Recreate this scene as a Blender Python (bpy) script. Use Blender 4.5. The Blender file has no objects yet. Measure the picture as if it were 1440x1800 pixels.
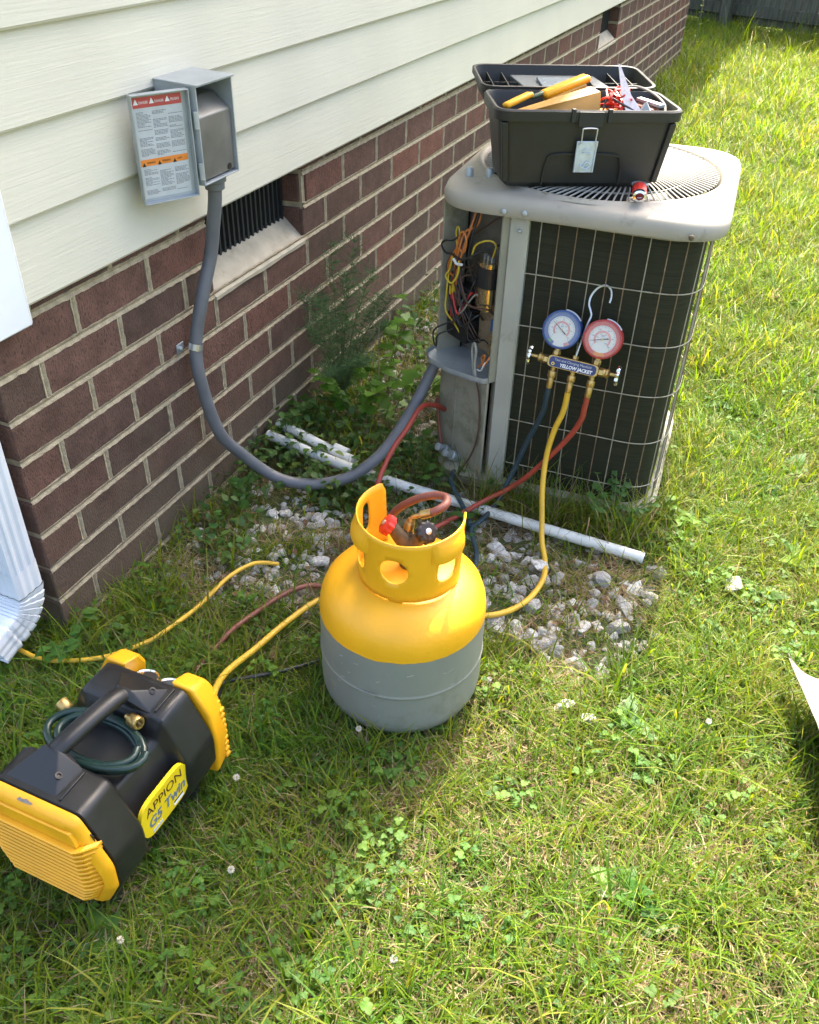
import bpy, bmesh, math, random
from mathutils import Vector, Matrix, Euler, noise, geometry
random.seed(7)
R = math.radians
sc = bpy.context.scene
COL = sc.collection

# ---------------------------------------------------------------- camera, sky, sun, exposure
cam_d = bpy.data.cameras.new("camera"); cam = bpy.data.objects.new("camera", cam_d); COL.objects.link(cam)
sc.camera = cam
cr, cu, cf = Vector((.9162, .3998, .0271)), Vector((-.2600, .5416, .7994)), Vector((-.3049, .7395, -.6001))
m = Matrix((cr, cu, -cf)).transposed().to_4x4(); m.translation = Vector((1.0946, -.8925, 1.2573))
cam.matrix_world = m
cam_d.sensor_fit = 'HORIZONTAL'; cam_d.sensor_width = 36; cam_d.lens = 38.645
cam_d.clip_start = .02; cam_d.clip_end = 600

SUN = Vector((-.10, .70, 1.0)).normalized()
world = bpy.data.worlds.new("World"); sc.world = world; world.use_nodes = True
wn = world.node_tree; bg = wn.nodes['Background']
sky = wn.nodes.new('ShaderNodeTexSky'); sky.sky_type = 'NISHITA'; sky.sun_disc = False
sky.sun_elevation = math.asin(SUN.z); sky.sun_rotation = math.atan2(SUN.x, SUN.y)
sky.air_density = 1.0; sky.dust_density = 7.0; sky.ozone_density = .6
wn.links.new(sky.outputs[0], bg.inputs[0]); bg.inputs[1].default_value = .15
sun_d = bpy.data.lights.new("sun", 'SUN'); sun_d.energy = 3.2; sun_d.angle = R(1.0); sun_d.color = (1, .93, .80)
sun = bpy.data.objects.new("sun", sun_d); COL.objects.link(sun)
sun.rotation_euler = SUN.to_track_quat('Z', 'Y').to_euler()
sc.view_settings.view_transform = 'Standard'; sc.view_settings.look = 'None'
sc.view_settings.exposure = 2.38; sc.view_settings.gamma = 1
sc.render.engine = 'CYCLES'
try: sc.cycles.use_denoising = True
except Exception: pass

# ---------------------------------------------------------------- materials
def nodes_of(name):
    mt = bpy.data.materials.new(name); mt.use_nodes = True
    nt = mt.node_tree; return mt, nt, nt.nodes, nt.links, nt.nodes['Principled BSDF']
def pmat(name, col, rough=.5, metal=0., var=.12, vscale=30., bump=0., bscale=200., dirt=None, dscale=12., dthr=.6, spec=.5,
         objvar=0., stretch=None, bdist=.001, coat=0., trans=0.):
    mt, nt, N, L, p = nodes_of(name)
    tc = N.new('ShaderNodeTexCoord'); src = tc.outputs['Object']
    if stretch:
        mp = N.new('ShaderNodeMapping'); mp.inputs['Scale'].default_value = stretch; L.new(src, mp.inputs[0]); src = mp.outputs[0]
    nz = N.new('ShaderNodeTexNoise'); nz.inputs['Scale'].default_value = vscale; nz.inputs['Detail'].default_value = 6
    L.new(src, nz.inputs['Vector'])
    mr = N.new('ShaderNodeMapRange'); mr.inputs['From Min'].default_value = .3; mr.inputs['From Max'].default_value = .7
    mr.inputs['To Min'].default_value = 1 - var; mr.inputs['To Max'].default_value = 1 + var
    L.new(nz.outputs[0], mr.inputs[0])
    hs = N.new('ShaderNodeHueSaturation'); hs.inputs['Color'].default_value = (*col, 1)
    L.new(mr.outputs[0], hs.inputs['Value']); out = hs.outputs[0]
    if objvar:
        oi = N.new('ShaderNodeObjectInfo'); m2 = N.new('ShaderNodeMapRange')
        m2.inputs['To Min'].default_value = 1 - objvar; m2.inputs['To Max'].default_value = 1 + objvar
        L.new(oi.outputs['Random'], m2.inputs[0]); h2 = N.new('ShaderNodeHueSaturation')
        L.new(m2.outputs[0], h2.inputs['Value']); L.new(out, h2.inputs['Color']); out = h2.outputs[0]
    if dirt:
        n2 = N.new('ShaderNodeTexNoise'); n2.inputs['Scale'].default_value = dscale; n2.inputs['Detail'].default_value = 8
        n2.inputs['Roughness'].default_value = .7
        L.new(src, n2.inputs['Vector']); r2 = N.new('ShaderNodeMapRange')
        r2.inputs['From Min'].default_value = dthr; r2.inputs['From Max'].default_value = dthr + .15
        L.new(n2.outputs[0], r2.inputs[0]); mx = N.new('ShaderNodeMix'); mx.data_type = 'RGBA'
        L.new(r2.outputs[0], mx.inputs[0]); L.new(out, mx.inputs[6]); mx.inputs[7].default_value = (*dirt, 1); out = mx.outputs[2]
    L.new(out, p.inputs['Base Color'])
    p.inputs['Roughness'].default_value = rough; p.inputs['Metallic'].default_value = metal
    p.inputs['Specular IOR Level'].default_value = spec
    if coat: p.inputs['Coat Weight'].default_value = coat; p.inputs['Coat Roughness'].default_value = .15
    if trans: p.inputs['Transmission Weight'].default_value = trans
    nr = N.new('ShaderNodeMapRange'); nr.inputs['To Min'].default_value = max(rough - .12, .03); nr.inputs['To Max'].default_value = min(rough + .12, 1)
    L.new(nz.outputs[0], nr.inputs[0]); L.new(nr.outputs[0], p.inputs['Roughness'])
    if bump:
        bn = N.new('ShaderNodeTexNoise'); bn.inputs['Scale'].default_value = bscale; bn.inputs['Detail'].default_value = 5
        L.new(src, bn.inputs['Vector']); b = N.new('ShaderNodeBump'); b.inputs['Strength'].default_value = bump; b.inputs['Distance'].default_value = bdist
        L.new(bn.outputs[0], b.inputs['Height']); L.new(b.outputs[0], p.inputs['Normal'])
    return mt

def brick_material():
    mt, nt, N, L, p = nodes_of('fired_brick')
    tc = N.new('ShaderNodeTexCoord'); oi = N.new('ShaderNodeObjectInfo')
    add = N.new('ShaderNodeVectorMath'); add.operation = 'ADD'; sc3 = N.new('ShaderNodeVectorMath'); sc3.operation = 'SCALE'
    cmb = N.new('ShaderNodeCombineXYZ')
    for i in range(3): L.new(oi.outputs['Random'], cmb.inputs[i])
    L.new(cmb.outputs[0], sc3.inputs[0]); sc3.inputs['Scale'].default_value = 37
    L.new(tc.outputs['Object'], add.inputs[0]); L.new(sc3.outputs[0], add.inputs[1])
    cr_ = N.new('ShaderNodeValToRGB'); e = cr_.color_ramp.elements
    e[0].position = 0; e[0].color = (.085, .056, .042, 1); e[1].position = 1; e[1].color = (.170, .074, .051, 1)
    for pos, c in ((.3, (.115, .064, .048, 1)), (.55, (.142, .074, .055, 1)), (.8, (.098, .060, .046, 1))):
        q = cr_.color_ramp.elements.new(pos); q.color = c
    L.new(oi.outputs['Random'], cr_.inputs[0])
    n1 = N.new('ShaderNodeTexNoise'); n1.inputs['Scale'].default_value = 22; n1.inputs['Detail'].default_value = 8; n1.inputs['Roughness'].default_value = .7
    L.new(add.outputs[0], n1.inputs['Vector'])
    m1 = N.new('ShaderNodeMapRange'); m1.inputs['From Min'].default_value = .3; m1.inputs['From Max'].default_value = .72
    m1.inputs['To Min'].default_value = .68; m1.inputs['To Max'].default_value = 1.35; L.new(n1.outputs[0], m1.inputs[0])
    hs = N.new('ShaderNodeHueSaturation'); L.new(m1.outputs[0], hs.inputs['Value']); L.new(cr_.outputs[0], hs.inputs['Color'])
    mp = N.new('ShaderNodeMapping'); mp.inputs['Scale'].default_value = (330, 330, 170); L.new(add.outputs[0], mp.inputs[0])
    n2 = N.new('ShaderNodeTexNoise'); n2.inputs['Scale'].default_value = 1; n2.inputs['Detail'].default_value = 3; L.new(mp.outputs[0], n2.inputs['Vector'])
    m2 = N.new('ShaderNodeMapRange'); m2.inputs['From Min'].default_value = .35; m2.inputs['From Max'].default_value = .45
    L.new(n2.outputs[0], m2.inputs[0])
    mx = N.new('ShaderNodeMix'); mx.data_type = 'RGBA'; L.new(m2.outputs[0], mx.inputs[0]); mx.inputs[6].default_value = (.07, .042, .034, 1)
    L.new(hs.outputs[0], mx.inputs[7])
    geo = N.new('ShaderNodeNewGeometry'); sp = N.new('ShaderNodeSeparateXYZ'); L.new(geo.outputs['Position'], sp.inputs[0])
    n5 = N.new('ShaderNodeTexNoise'); n5.inputs['Scale'].default_value = 14; n5.inputs['Detail'].default_value = 7; L.new(geo.outputs['Position'], n5.inputs['Vector'])
    ad = N.new('ShaderNodeMath'); ad.operation = 'MULTIPLY_ADD'; L.new(n5.outputs[0], ad.inputs[0]); ad.inputs[1].default_value = -.34; L.new(sp.outputs['Z'], ad.inputs[2])
    m5 = N.new('ShaderNodeMapRange'); m5.inputs['From Min'].default_value = -.16; m5.inputs['From Max'].default_value = .12; m5.inputs['To Min'].default_value = .75; m5.inputs['To Max'].default_value = 0; L.new(ad.outputs[0], m5.inputs[0])
    mx5 = N.new('ShaderNodeMix'); mx5.data_type = 'RGBA'; L.new(m5.outputs[0], mx5.inputs[0]); L.new(mx.outputs[2], mx5.inputs[6]); mx5.inputs[7].default_value = (.13, .105, .07, 1)
    L.new(mx5.outputs[2], p.inputs['Base Color'])
    p.inputs['Roughness'].default_value = .88; p.inputs['Specular IOR Level'].default_value = .25
    b = N.new('ShaderNodeBump'); b.inputs['Strength'].default_value = 1.0; b.inputs['Distance'].default_value = .0022
    L.new(n2.outputs[0], b.inputs['Height']); L.new(b.outputs[0], p.inputs['Normal'])
    return mt

def siding_material(name, col):
    mt, nt, N, L, p = nodes_of(name)
    tc = N.new('ShaderNodeTexCoord'); mp = N.new('ShaderNodeMapping'); mp.inputs['Scale'].default_value = (30, 7, 230)
    L.new(tc.outputs['Object'], mp.inputs[0])
    n1 = N.new('ShaderNodeTexNoise'); n1.inputs['Scale'].default_value = 1; n1.inputs['Detail'].default_value = 4; n1.inputs['Distortion'].default_value = .6
    L.new(mp.outputs[0], n1.inputs['Vector'])
    b = N.new('ShaderNodeBump'); b.inputs['Strength'].default_value = .42; b.inputs['Distance'].default_value = .0018
    L.new(n1.outputs[0], b.inputs['Height']); L.new(b.outputs[0], p.inputs['Normal'])
    n2 = N.new('ShaderNodeTexNoise'); n2.inputs['Scale'].default_value = 4; n2.inputs['Detail'].default_value = 6; L.new(tc.outputs['Object'], n2.inputs['Vector'])
    m1 = N.new('ShaderNodeMapRange'); m1.inputs['To Min'].default_value = .88; m1.inputs['To Max'].default_value = 1.08; L.new(n2.outputs[0], m1.inputs[0])
    hs = N.new('ShaderNodeHueSaturation'); hs.inputs['Color'].default_value = (*col, 1); L.new(m1.outputs[0], hs.inputs['Value'])
    L.new(hs.outputs[0], p.inputs['Base Color']); p.inputs['Roughness'].default_value = .5; p.inputs['Specular IOR Level'].default_value = .35
    return mt

def leaf_material(name, trans=.45, rough=.5, randv=.25, tint=None, satv=.0):
    """foliage: colour from the 'tint' vertex attribute (or a fixed tint), varied per instance; lets light through"""
    mt = bpy.data.materials.new(name); mt.use_nodes = True; nt = mt.node_tree; N = nt.nodes; L = nt.links
    p = N['Principled BSDF']; out = N['Material Output']
    if tint is None:
        at = N.new('ShaderNodeAttribute'); at.attribute_name = 'tint'; c = at.outputs['Color']
    else:
        rgb = N.new('ShaderNodeRGB'); rgb.outputs[0].default_value = (*tint, 1); c = rgb.outputs[0]
    oi = N.new('ShaderNodeObjectInfo'); mr = N.new('ShaderNodeMapRange')
    mr.inputs['To Min'].default_value = 1 - randv; mr.inputs['To Max'].default_value = 1 + randv; L.new(oi.outputs['Random'], mr.inputs[0])
    geo = N.new('ShaderNodeNewGeometry'); nz = N.new('ShaderNodeTexNoise'); nz.inputs['Scale'].default_value = 3.0; nz.inputs['Detail'].default_value = 4
    L.new(geo.outputs['Position'], nz.inputs['Vector'])
    h2 = N.new('ShaderNodeMapRange'); h2.inputs['From Min'].default_value = .3; h2.inputs['From Max'].default_value = .7
    h2.inputs['To Min'].default_value = .475; h2.inputs['To Max'].default_value = .51; L.new(nz.outputs[0], h2.inputs[0])
    hs = N.new('ShaderNodeHueSaturation'); L.new(c, hs.inputs['Color']); L.new(mr.outputs[0], hs.inputs['Value']); L.new(h2.outputs[0], hs.inputs['Hue'])
    L.new(hs.outputs[0], p.inputs['Base Color']); p.inputs['Roughness'].default_value = rough; p.inputs['Specular IOR Level'].default_value = .22
    tr = N.new('ShaderNodeBsdfTranslucent'); h3 = N.new('ShaderNodeHueSaturation'); h3.inputs['Value'].default_value = 2.3; h3.inputs['Saturation'].default_value = 1.1
    h3.inputs['Hue'].default_value = .485
    L.new(hs.outputs[0], h3.inputs['Color']); L.new(h3.outputs[0], tr.inputs['Color'])
    mx = N.new('ShaderNodeMixShader'); mx.inputs[0].default_value = trans
    L.new(p.outputs[0], mx.inputs[1]); L.new(tr.outputs[0], mx.inputs[2]); L.new(mx.outputs[0], out.inputs['Surface'])
    return mt

def glass_material(name, tintc=(1, 1, 1), alpha=.12):
    mt = bpy.data.materials.new(name); mt.use_nodes = True; nt = mt.node_tree; N = nt.nodes; L = nt.links
    p = N['Principled BSDF']; p.inputs['Base Color'].default_value = (*tintc, 1); p.inputs['Roughness'].default_value = .12
    t = N.new('ShaderNodeBsdfTransparent'); mx = N.new('ShaderNodeMixShader'); mx.inputs[0].default_value = alpha
    L.new(t.outputs[0], mx.inputs[1]); L.new(p.outputs[0], mx.inputs[2]); L.new(mx.outputs[0], N['Material Output'].inputs['Surface'])
    return mt

M = dict(
    brick=brick_material(),
    mortar=pmat('sandy_mortar', (.37, .31, .21), .95, var=.22, vscale=60, bump=.9, bscale=260, bdist=.003, spec=.15),
    siding=siding_material('cream_vinyl', (.61, .585, .475)),
    trim=pmat('white_vinyl_trim', (.76, .79, .82), .45, var=.04, vscale=8),
    gutter=pmat('white_painted_aluminium', (.72, .75, .78), .38, var=.06, vscale=14, dirt=(.42, .42, .38), dscale=22, dthr=.66),
    stone=pmat('cast_stone_sill', (.42, .375, .28), .9, var=.14, vscale=26, bump=.5, bscale=220, spec=.2, dirt=(.30, .26, .19), dscale=18, dthr=.57),
    dark=pmat('dark_vent_metal', (.017, .019, .021), .6, var=.3),
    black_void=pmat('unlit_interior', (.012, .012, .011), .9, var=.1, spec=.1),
    wood=pmat('weathered_grey_wood', (.105, .105, .080), .9, var=.35, vscale=5, stretch=(9, 9, 1), bump=.5, bscale=40, spec=.15, objvar=.2, bdist=.004),
    galv=pmat('galvanised_grey_steel', (.38, .41, .42), .42, metal=.35, var=.12, vscale=25, dirt=(.20, .19, .16), dscale=30, dthr=.62),
    galv_dark=pmat('dull_grey_plate', (.19, .18, .155), .5, metal=.45, var=.22, vscale=20, dirt=(.12, .105, .08), dscale=14, dthr=.52),
    conduit=pmat('grey_conduit_jacket', (.135, .14, .15), .48, var=.14, vscale=18, dirt=(.20, .19, .17), dscale=25, dthr=.62),
    beige=pmat('beige_enamelled_steel', (.34, .31, .255), .6, var=.08, vscale=9, dirt=(.21, .19, .145), dscale=13, dthr=.58),
    beige_post=pmat('beige_corner_post', (.40, .395, .33), .5, var=.12, vscale=7, dirt=(.20, .19, .12), dscale=9, dthr=.6),
    beige_dirty=pmat('grimy_beige_panel', (.30, .285, .215), .6, var=.22, vscale=6, dirt=(.14, .14, .085), dscale=6, dthr=.53),
    coil=pmat('black_condenser_fins', (.026, .027, .015), .7, var=.35, vscale=1, stretch=(8, 8, 420), bump=.5, bscale=1, bdist=.002, spec=.2),
    wire=pmat('guard_wire_galvanised', (.33, .30, .22), .6, metal=.1, var=.2, vscale=40, dirt=(.20, .13, .07), dscale=30, dthr=.52),
    rustwire=pmat('guard_wire_rusty', (.19, .125, .065), .8, var=.3, vscale=40, dirt=(.30, .25, .17), dscale=40, dthr=.55),
    brownwire=pmat('guard_wire_rust_darkened', (.13, .065, .028), .85, var=.3, vscale=40, dirt=(.20, .14, .08), dscale=40, dthr=.58),  # rust brown, darkened in colour to offset the sun on the right-side wires
    steel=pmat('bright_zinc', (.60, .63, .66), .3, metal=.8, var=.1, vscale=60),
    latch=pmat('zinc_latch', (.55, .62, .68), .38, metal=.35, var=.14, vscale=90),
    chrome=pmat('chrome', (.8, .8, .8), .12, metal=1, var=.05),
    brass=pmat('worn_brass', (.48, .33, .12), .36, metal=.85, var=.25, vscale=90, bump=.3, bscale=500),
    bronze=pmat('old_bronze_valve', (.13, .10, .065), .55, metal=.4, var=.3, vscale=90, bump=.4, bscale=300),
    blackpl=pmat('black_textured_plastic', (.013, .013, .013), .38, var=.15, vscale=50, bump=.35, bscale=900, bdist=.0006, dirt=(.05, .045, .035), dscale=14, dthr=.66),
    toolpl=pmat('matt_black_toolbox_plastic', (.017, .017, .014), .5, var=.15, vscale=30, bump=.2, bscale=700, bdist=.0006, dirt=(.07, .065, .05), dscale=9, dthr=.68),
    greypl=pmat('smoked_grey_plastic', (.10, .115, .12), .4, var=.12),
    yellow=pmat('yellow_enamel', (.80, .385, .010), .42, var=.08, vscale=10, bump=.45, bscale=120, bdist=.0012, dirt=(.55, .26, .02), dscale=24, dthr=.62),
    yellowpl=pmat('yellow_moulded_plastic', (.83, .39, .010), .42, var=.08, vscale=16, dirt=(.33, .27, .20), dscale=17, dthr=.69),
    tankgrey=pmat('grey_enamel', (.225, .23, .195), .45, var=.10, vscale=7, bump=.3, bscale=90, dirt=(.17, .165, .13), dscale=7, dthr=.55),
    hose_y=pmat('yellow_rubber_hose', (.66, .40, .035), .45, var=.1, vscale=30, dirt=(.40, .25, .04), dscale=40, dthr=.63),
    hose_r=pmat('red_rubber_hose', (.34, .050, .028), .45, var=.12, vscale=30, dirt=(.20, .045, .03), dscale=40, dthr=.6),
    hose_br=pmat('faded_brown_red_hose', (.19, .062, .042), .5, var=.15, vscale=30),
    hose_b=pmat('blue_rubber_hose', (.028, .052, .068), .42, var=.15, vscale=30),
    hose_g=pmat('dark_green_hose', (.010, .028, .022), .28, var=.1, vscale=30),
    cable=pmat('black_cable_jacket', (.02, .021, .022), .45),
    pvc=pmat('white_pvc', (.66, .67, .64), .35, var=.07, vscale=12, dirt=(.36, .34, .25), dscale=14, dthr=.6),
    rock=pmat('pale_quartz_gravel', (.52, .50, .46), .75, var=.25, vscale=3, bump=.45, bscale=7, bdist=.08, objvar=.36, dirt=(.27, .245, .20), dscale=2.2, dthr=.54),
    copper=pmat('copper_capacitor_can', (.62, .52, .34), .22, metal=.95, var=.08),
    orange=pmat('orange_plastic', (.60, .22, .02), .45, var=.08),
    ylabel=pmat('yellow_label_vinyl', (.72, .54, .015), .35, var=.03),
    w_or=pmat('orange_wire', (.55, .17, .03), .45), w_ye=pmat('yellow_wire', (.60, .45, .04), .45), w_re=pmat('red_wire', (.50, .03, .02), .4),
    w_br=pmat('brown_wire', (.09, .045, .03), .5), w_bk=pmat('black_wire', (.02, .02, .02), .45), w_gr=pmat('grey_wire', (.28, .28, .24), .5),
    w_bl=pmat('blue_wire', (.03, .10, .25), .45),
    board=pmat('stained_contactor_board', (.26, .19, .11), .7, var=.3, vscale=45, dirt=(.06, .045, .03), dscale=45, dthr=.54),
    white=pmat('white_print', (.78, .78, .76), .5, var=.02), paper=pmat('label_paper', (.48, .50, .50), .5, var=.06, vscale=40),
    ink=pmat('grey_ink', (.16, .17, .18), .6, var=.1), black=pmat('black_print', (.015, .013, .012), .5), maroon=pmat('dark_maroon_print', (.07, .012, .012), .5),
    pink=pmat('red_print_band', (.46, .07, .06), .5), orprint=pmat('orange_print_band', (.72, .22, .03), .5),
    blue=pmat('blue_moulded_rim', (.035, .075, .22), .35), red=pmat('red_moulded_rim', (.36, .035, .03), .35),
    dialwhite=pmat('dial_white', (.60, .60, .54), .5, var=.03), dialpink=pmat('dial_pink', (.55, .25, .22), .5), dialblue=pmat('dial_blue', (.07, .12, .28), .5),
    dialred=pmat('dial_red', (.52, .09, .055), .5), navy=pmat('navy_name_plate', (.022, .032, .12), .4), bluegrey=pmat('bluegrey_print', (.12, .16, .20), .5),
    glass=glass_material('clear_dial_cover', (1, 1, 1), .10),
    sheet=pmat('cream_sheet_metal', (.25, .215, .17), .45, var=.05, vscale=6),
    grass=leaf_material('grass_blade', .42, .42, .22), clover=leaf_material('clover_leaflet', .35, .55, .25), straw=leaf_material('dry_straw', .25, .7, .3),
    leaf=leaf_material('broad_leaf', .42, .42, .2), leafobj=leaf_material('seedling_leaf', .45, .42, .15, tint=(.085, .20, .030)),
    fern=leaf_material('feathery_green', .4, .6, .2, tint=(.075, .140, .060)), flower=pmat('white_clover_bloom', (.52, .48, .38), .8),
    stem=pmat('plant_stem', (.16, .17, .06), .7), twig=pmat('dry_twig', (.24, .19, .12), .8),
)

def ground_material():
    mt, nt, N, L, p = nodes_of('thatch_and_soil')
    tc = N.new('ShaderNodeTexCoord')
    n1 = N.new('ShaderNodeTexNoise'); n1.inputs['Scale'].default_value = 9; n1.inputs['Detail'].default_value = 9; n1.inputs['Roughness'].default_value = .7
    L.new(tc.outputs['Object'], n1.inputs['Vector'])
    cr_ = N.new('ShaderNodeValToRGB'); e = cr_.color_ramp.elements
    e[0].position = .35; e[0].color = (.040, .045, .018, 1); e[1].position = .70; e[1].color = (.15, .135, .055, 1)
    q = e.new(.5); q.color = (.060, .085, .022, 1)
    L.new(n1.outputs[0], cr_.inputs[0]); L.new(cr_.outputs[0], p.inputs['Base Color']); p.inputs['Roughness'].default_value = .95
    n2 = N.new('ShaderNodeTexNoise'); n2.inputs['Scale'].default_value = 120; n2.inputs['Detail'].default_value = 6; L.new(tc.outputs['Object'], n2.inputs['Vector'])
    b = N.new('ShaderNodeBump'); b.inputs['Strength'].default_value = 1; b.inputs['Distance'].default_value = .01
    L.new(n2.outputs[0], b.inputs['Height']); L.new(b.outputs[0], p.inputs['Normal'])
    return mt
M['ground'] = ground_material()

# ---------------------------------------------------------------- helpers
def link(name, me, parent=None, loc=None):
    o = bpy.data.objects.new(name, me); COL.objects.link(o)
    if parent: o.parent = parent
    if loc: o.location = loc
    return o
def tag(o, label=None, cat=None, group=None, kind=None):
    if label: o['label'] = label
    if cat: o['category'] = cat
    if group: o['group'] = group
    if kind: o['kind'] = kind
    return o
def thing(name, label, cat, loc=(0, 0, 0), rz=0, group=None):
    o = bpy.data.objects.new(name, None); COL.objects.link(o); o.location = loc; o.rotation_euler = (0, 0, rz); o.empty_display_size = .05
    return tag(o, label, cat, group)
def smooth(me, ang=40):
    for p in me.polygons: p.use_smooth = True
    try: me.set_sharp_from_angle(angle=R(ang))
    except Exception: pass
class MB:
    def __init__(s): s.v = []; s.f = []; s.c = []; s.tint = (1, 1, 1)
    def add(s, vs, fs):
        n = len(s.v); s.v += [tuple(v) for v in vs]; s.f += [tuple(i + n for i in f) for f in fs]; s.c += [s.tint] * len(vs); return s
    def box(s, x0, x1, y0, y1, z0, z1, mtx=None):
        vs = [Vector((x, y, z)) for z in (z0, z1) for y in (y0, y1) for x in (x0, x1)]
        if mtx: vs = [mtx @ v for v in vs]
        return s.add(vs, [(0, 2, 3, 1), (4, 5, 7, 6), (0, 1, 5, 4), (2, 6, 7, 3), (0, 4, 6, 2), (1, 3, 7, 5)])
    def tube(s, pts, r, n=10, caps=True, flat=1.0):
        pts = [Vector(p) for p in pts]; k = len(pts); rr = r if hasattr(r, '__len__') else [r] * k
        t0 = (pts[1] - pts[0]).normalized(); up = Vector((0, 0, 1)) if abs(t0.z) < .9 else Vector((1, 0, 0))
        nrm = (up - t0 * up.dot(t0)).normalized(); vs = []
        for i, p in enumerate(pts):
            a = pts[max(i - 1, 0)]; b = pts[min(i + 1, k - 1)]; t = (b - a)
            t = t.normalized() if t.length > 1e-9 else t0
            nrm = (nrm - t * nrm.dot(t)); nrm = nrm.normalized() if nrm.length > 1e-6 else t.orthogonal().normalized()
            bn = t.cross(nrm)
            for j in range(n):
                an = 2 * math.pi * j / n; vs.append(p + nrm * (math.cos(an) * rr[i] * flat) + bn * (math.sin(an) * rr[i]))
        fs = [(i * n + j, i * n + (j + 1) % n, (i + 1) * n + (j + 1) % n, (i + 1) * n + j) for i in range(k - 1) for j in range(n)]
        if caps: fs += [tuple(range(n - 1, -1, -1)), tuple((k - 1) * n + j for j in range(n))]
        return s.add(vs, fs)
    def lathe(s, prof, n=32, mtx=None, cap=True):
        vs = []
        for r, z in prof:
            for j in range(n):
                a = 2 * math.pi * j / n; vs.append(Vector((r * math.cos(a), r * math.sin(a), z)))
        if mtx: vs = [mtx @ v for v in vs]
        k = len(prof)
        fs = [(i * n + j, i * n + (j + 1) % n, (i + 1) * n + (j + 1) % n, (i + 1) * n + j) for i in range(k - 1) for j in range(n)]
        if cap: fs += [tuple(range(n - 1, -1, -1)), tuple((k - 1) * n + j for j in range(n))]
        return s.add(vs, fs)
    def loft(s, rings, cap=True, closed=True):
        n = len(rings[0]); vs = [v for r in rings for v in r]; k = len(rings); e = n if closed else n - 1
        fs = [(i * n + j, i * n + (j + 1) % n, (i + 1) * n + (j + 1) % n, (i + 1) * n + j) for i in range(k - 1) for j in range(e)]
        if cap: fs += [tuple(range(n - 1, -1, -1)), tuple((k - 1) * n + j for j in range(n))]
        return s.add(vs, fs)
    def mesh(s, name, mt, sm=True, ang=40, fix=True):
        me = bpy.data.meshes.new(name); me.from_pydata(s.v, [], s.f)
        if mt: me.materials.append(mt)
        if fix:
            bm = bmesh.new(); bm.from_mesh(me); bmesh.ops.recalc_face_normals(bm, faces=bm.faces); bm.to_mesh(me); bm.free()
        if any(c != (1, 1, 1) for c in s.c):
            at = me.color_attributes.new('tint', 'FLOAT_COLOR', 'POINT')
            fl = []
            for c in s.c: fl += [c[0], c[1], c[2], 1]
            at.data.foreach_set('color', fl)
        if sm: smooth(me, ang)
        return me
    def build(s, name, mt, parent=None, sm=True, ang=40, bevel=0, loc=None, fix=True):
        o = link(name, s.mesh(name, mt, sm, ang, fix), parent, loc)
        if bevel:
            b = o.modifiers.new('bevel', 'BEVEL'); b.width = bevel; b.segments = 2; b.limit_method = 'ANGLE'; b.angle_limit = R(35)
        return o
def spline(pts, seg=8):
    P = [Vector(p) for p in pts]; P = [P[0] * 2 - P[1]] + P + [P[-1] * 2 - P[-2]]; out = []
    for i in range(1, len(P) - 2):
        a, b, c, d = P[i - 1:i + 3]
        for k in range(seg):
            t = k / seg
            out.append(.5 * ((2 * b) + (c - a) * t + (2 * a - 5 * b + 4 * c - d) * t * t + (3 * b - a - 3 * c + d) * t ** 3))
    out.append(P[-2]); return out
def rpoly(pts, rad, n=5):
    """2-D polygon with rounded corners"""
    out = []; k = len(pts)
    for i in range(k):
        a, b, c = Vector(pts[i - 1]), Vector(pts[i]), Vector(pts[(i + 1) % k])
        r = rad[i] if hasattr(rad, '__len__') else rad
        u = (a - b); v = (c - b); lu, lv = u.length, v.length; u.normalize(); v.normalize()
        ang = math.acos(max(-1, min(1, u.dot(v)))); t = min(r / math.tan(ang / 2), lu * .49, lv * .49)
        p0 = b + u * t; p2 = b + v * t
        for j in range(n + 1):
            s_ = j / n; out.append((p0 * (1 - s_) ** 2 + b * 2 * s_ * (1 - s_) + p2 * s_ ** 2))
    return out
def hull(name, pts, mt, parent, bevel=.004):
    bm = bmesh.new()
    for p in pts: bm.verts.new(p)
    r = bmesh.ops.convex_hull(bm, input=bm.verts)
    bmesh.ops.delete(bm, geom=[v for v in bm.verts if not v.link_faces], context='VERTS')
    bmesh.ops.dissolve_limit(bm, angle_limit=R(4), verts=bm.verts, edges=bm.edges)
    bmesh.ops.recalc_face_normals(bm, faces=bm.faces)
    me = bpy.data.meshes.new(name); bm.to_mesh(me); bm.free(); me.materials.append(mt); smooth(me, 40)
    o = link(name, me, parent)
    b = o.modifiers.new('bevel', 'BEVEL'); b.width = bevel; b.segments = 3; b.limit_method = 'ANGLE'; b.angle_limit = R(20)
    return o
def text_mesh(name, s, size, mt, mtx, parent, extrude=.0002, align='CENTER', shear=0, sx=1.0, bold=0):
    cu_ = bpy.data.curves.new(name, 'FONT'); cu_.body = s; cu_.size = size; cu_.extrude = extrude; cu_.align_x = align; cu_.align_y = 'CENTER'
    cu_.shear = shear; cu_.resolution_u = 3; cu_.offset = bold
    o = bpy.data.objects.new(name, cu_); me = bpy.data.meshes.new_from_object(o); bpy.data.objects.remove(o); bpy.data.curves.remove(cu_)
    me.transform(mtx @ Matrix.Diagonal((sx, 1, 1, 1))); me.materials.clear(); me.materials.append(mt)
    return link(name, me, parent)
def frame(o, xaxis, yaxis):
    x = Vector(xaxis).normalized(); z = x.cross(Vector(yaxis)).normalized(); y = z.cross(x)
    mt = Matrix((x, y, z)).transposed().to_4x4(); mt.translation = Vector(o); return mt
def zto(d, o=(0, 0, 0)):
    mt = Vector(d).to_track_quat('Z', 'Y').to_matrix().to_4x4(); mt.translation = Vector(o); return mt
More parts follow.
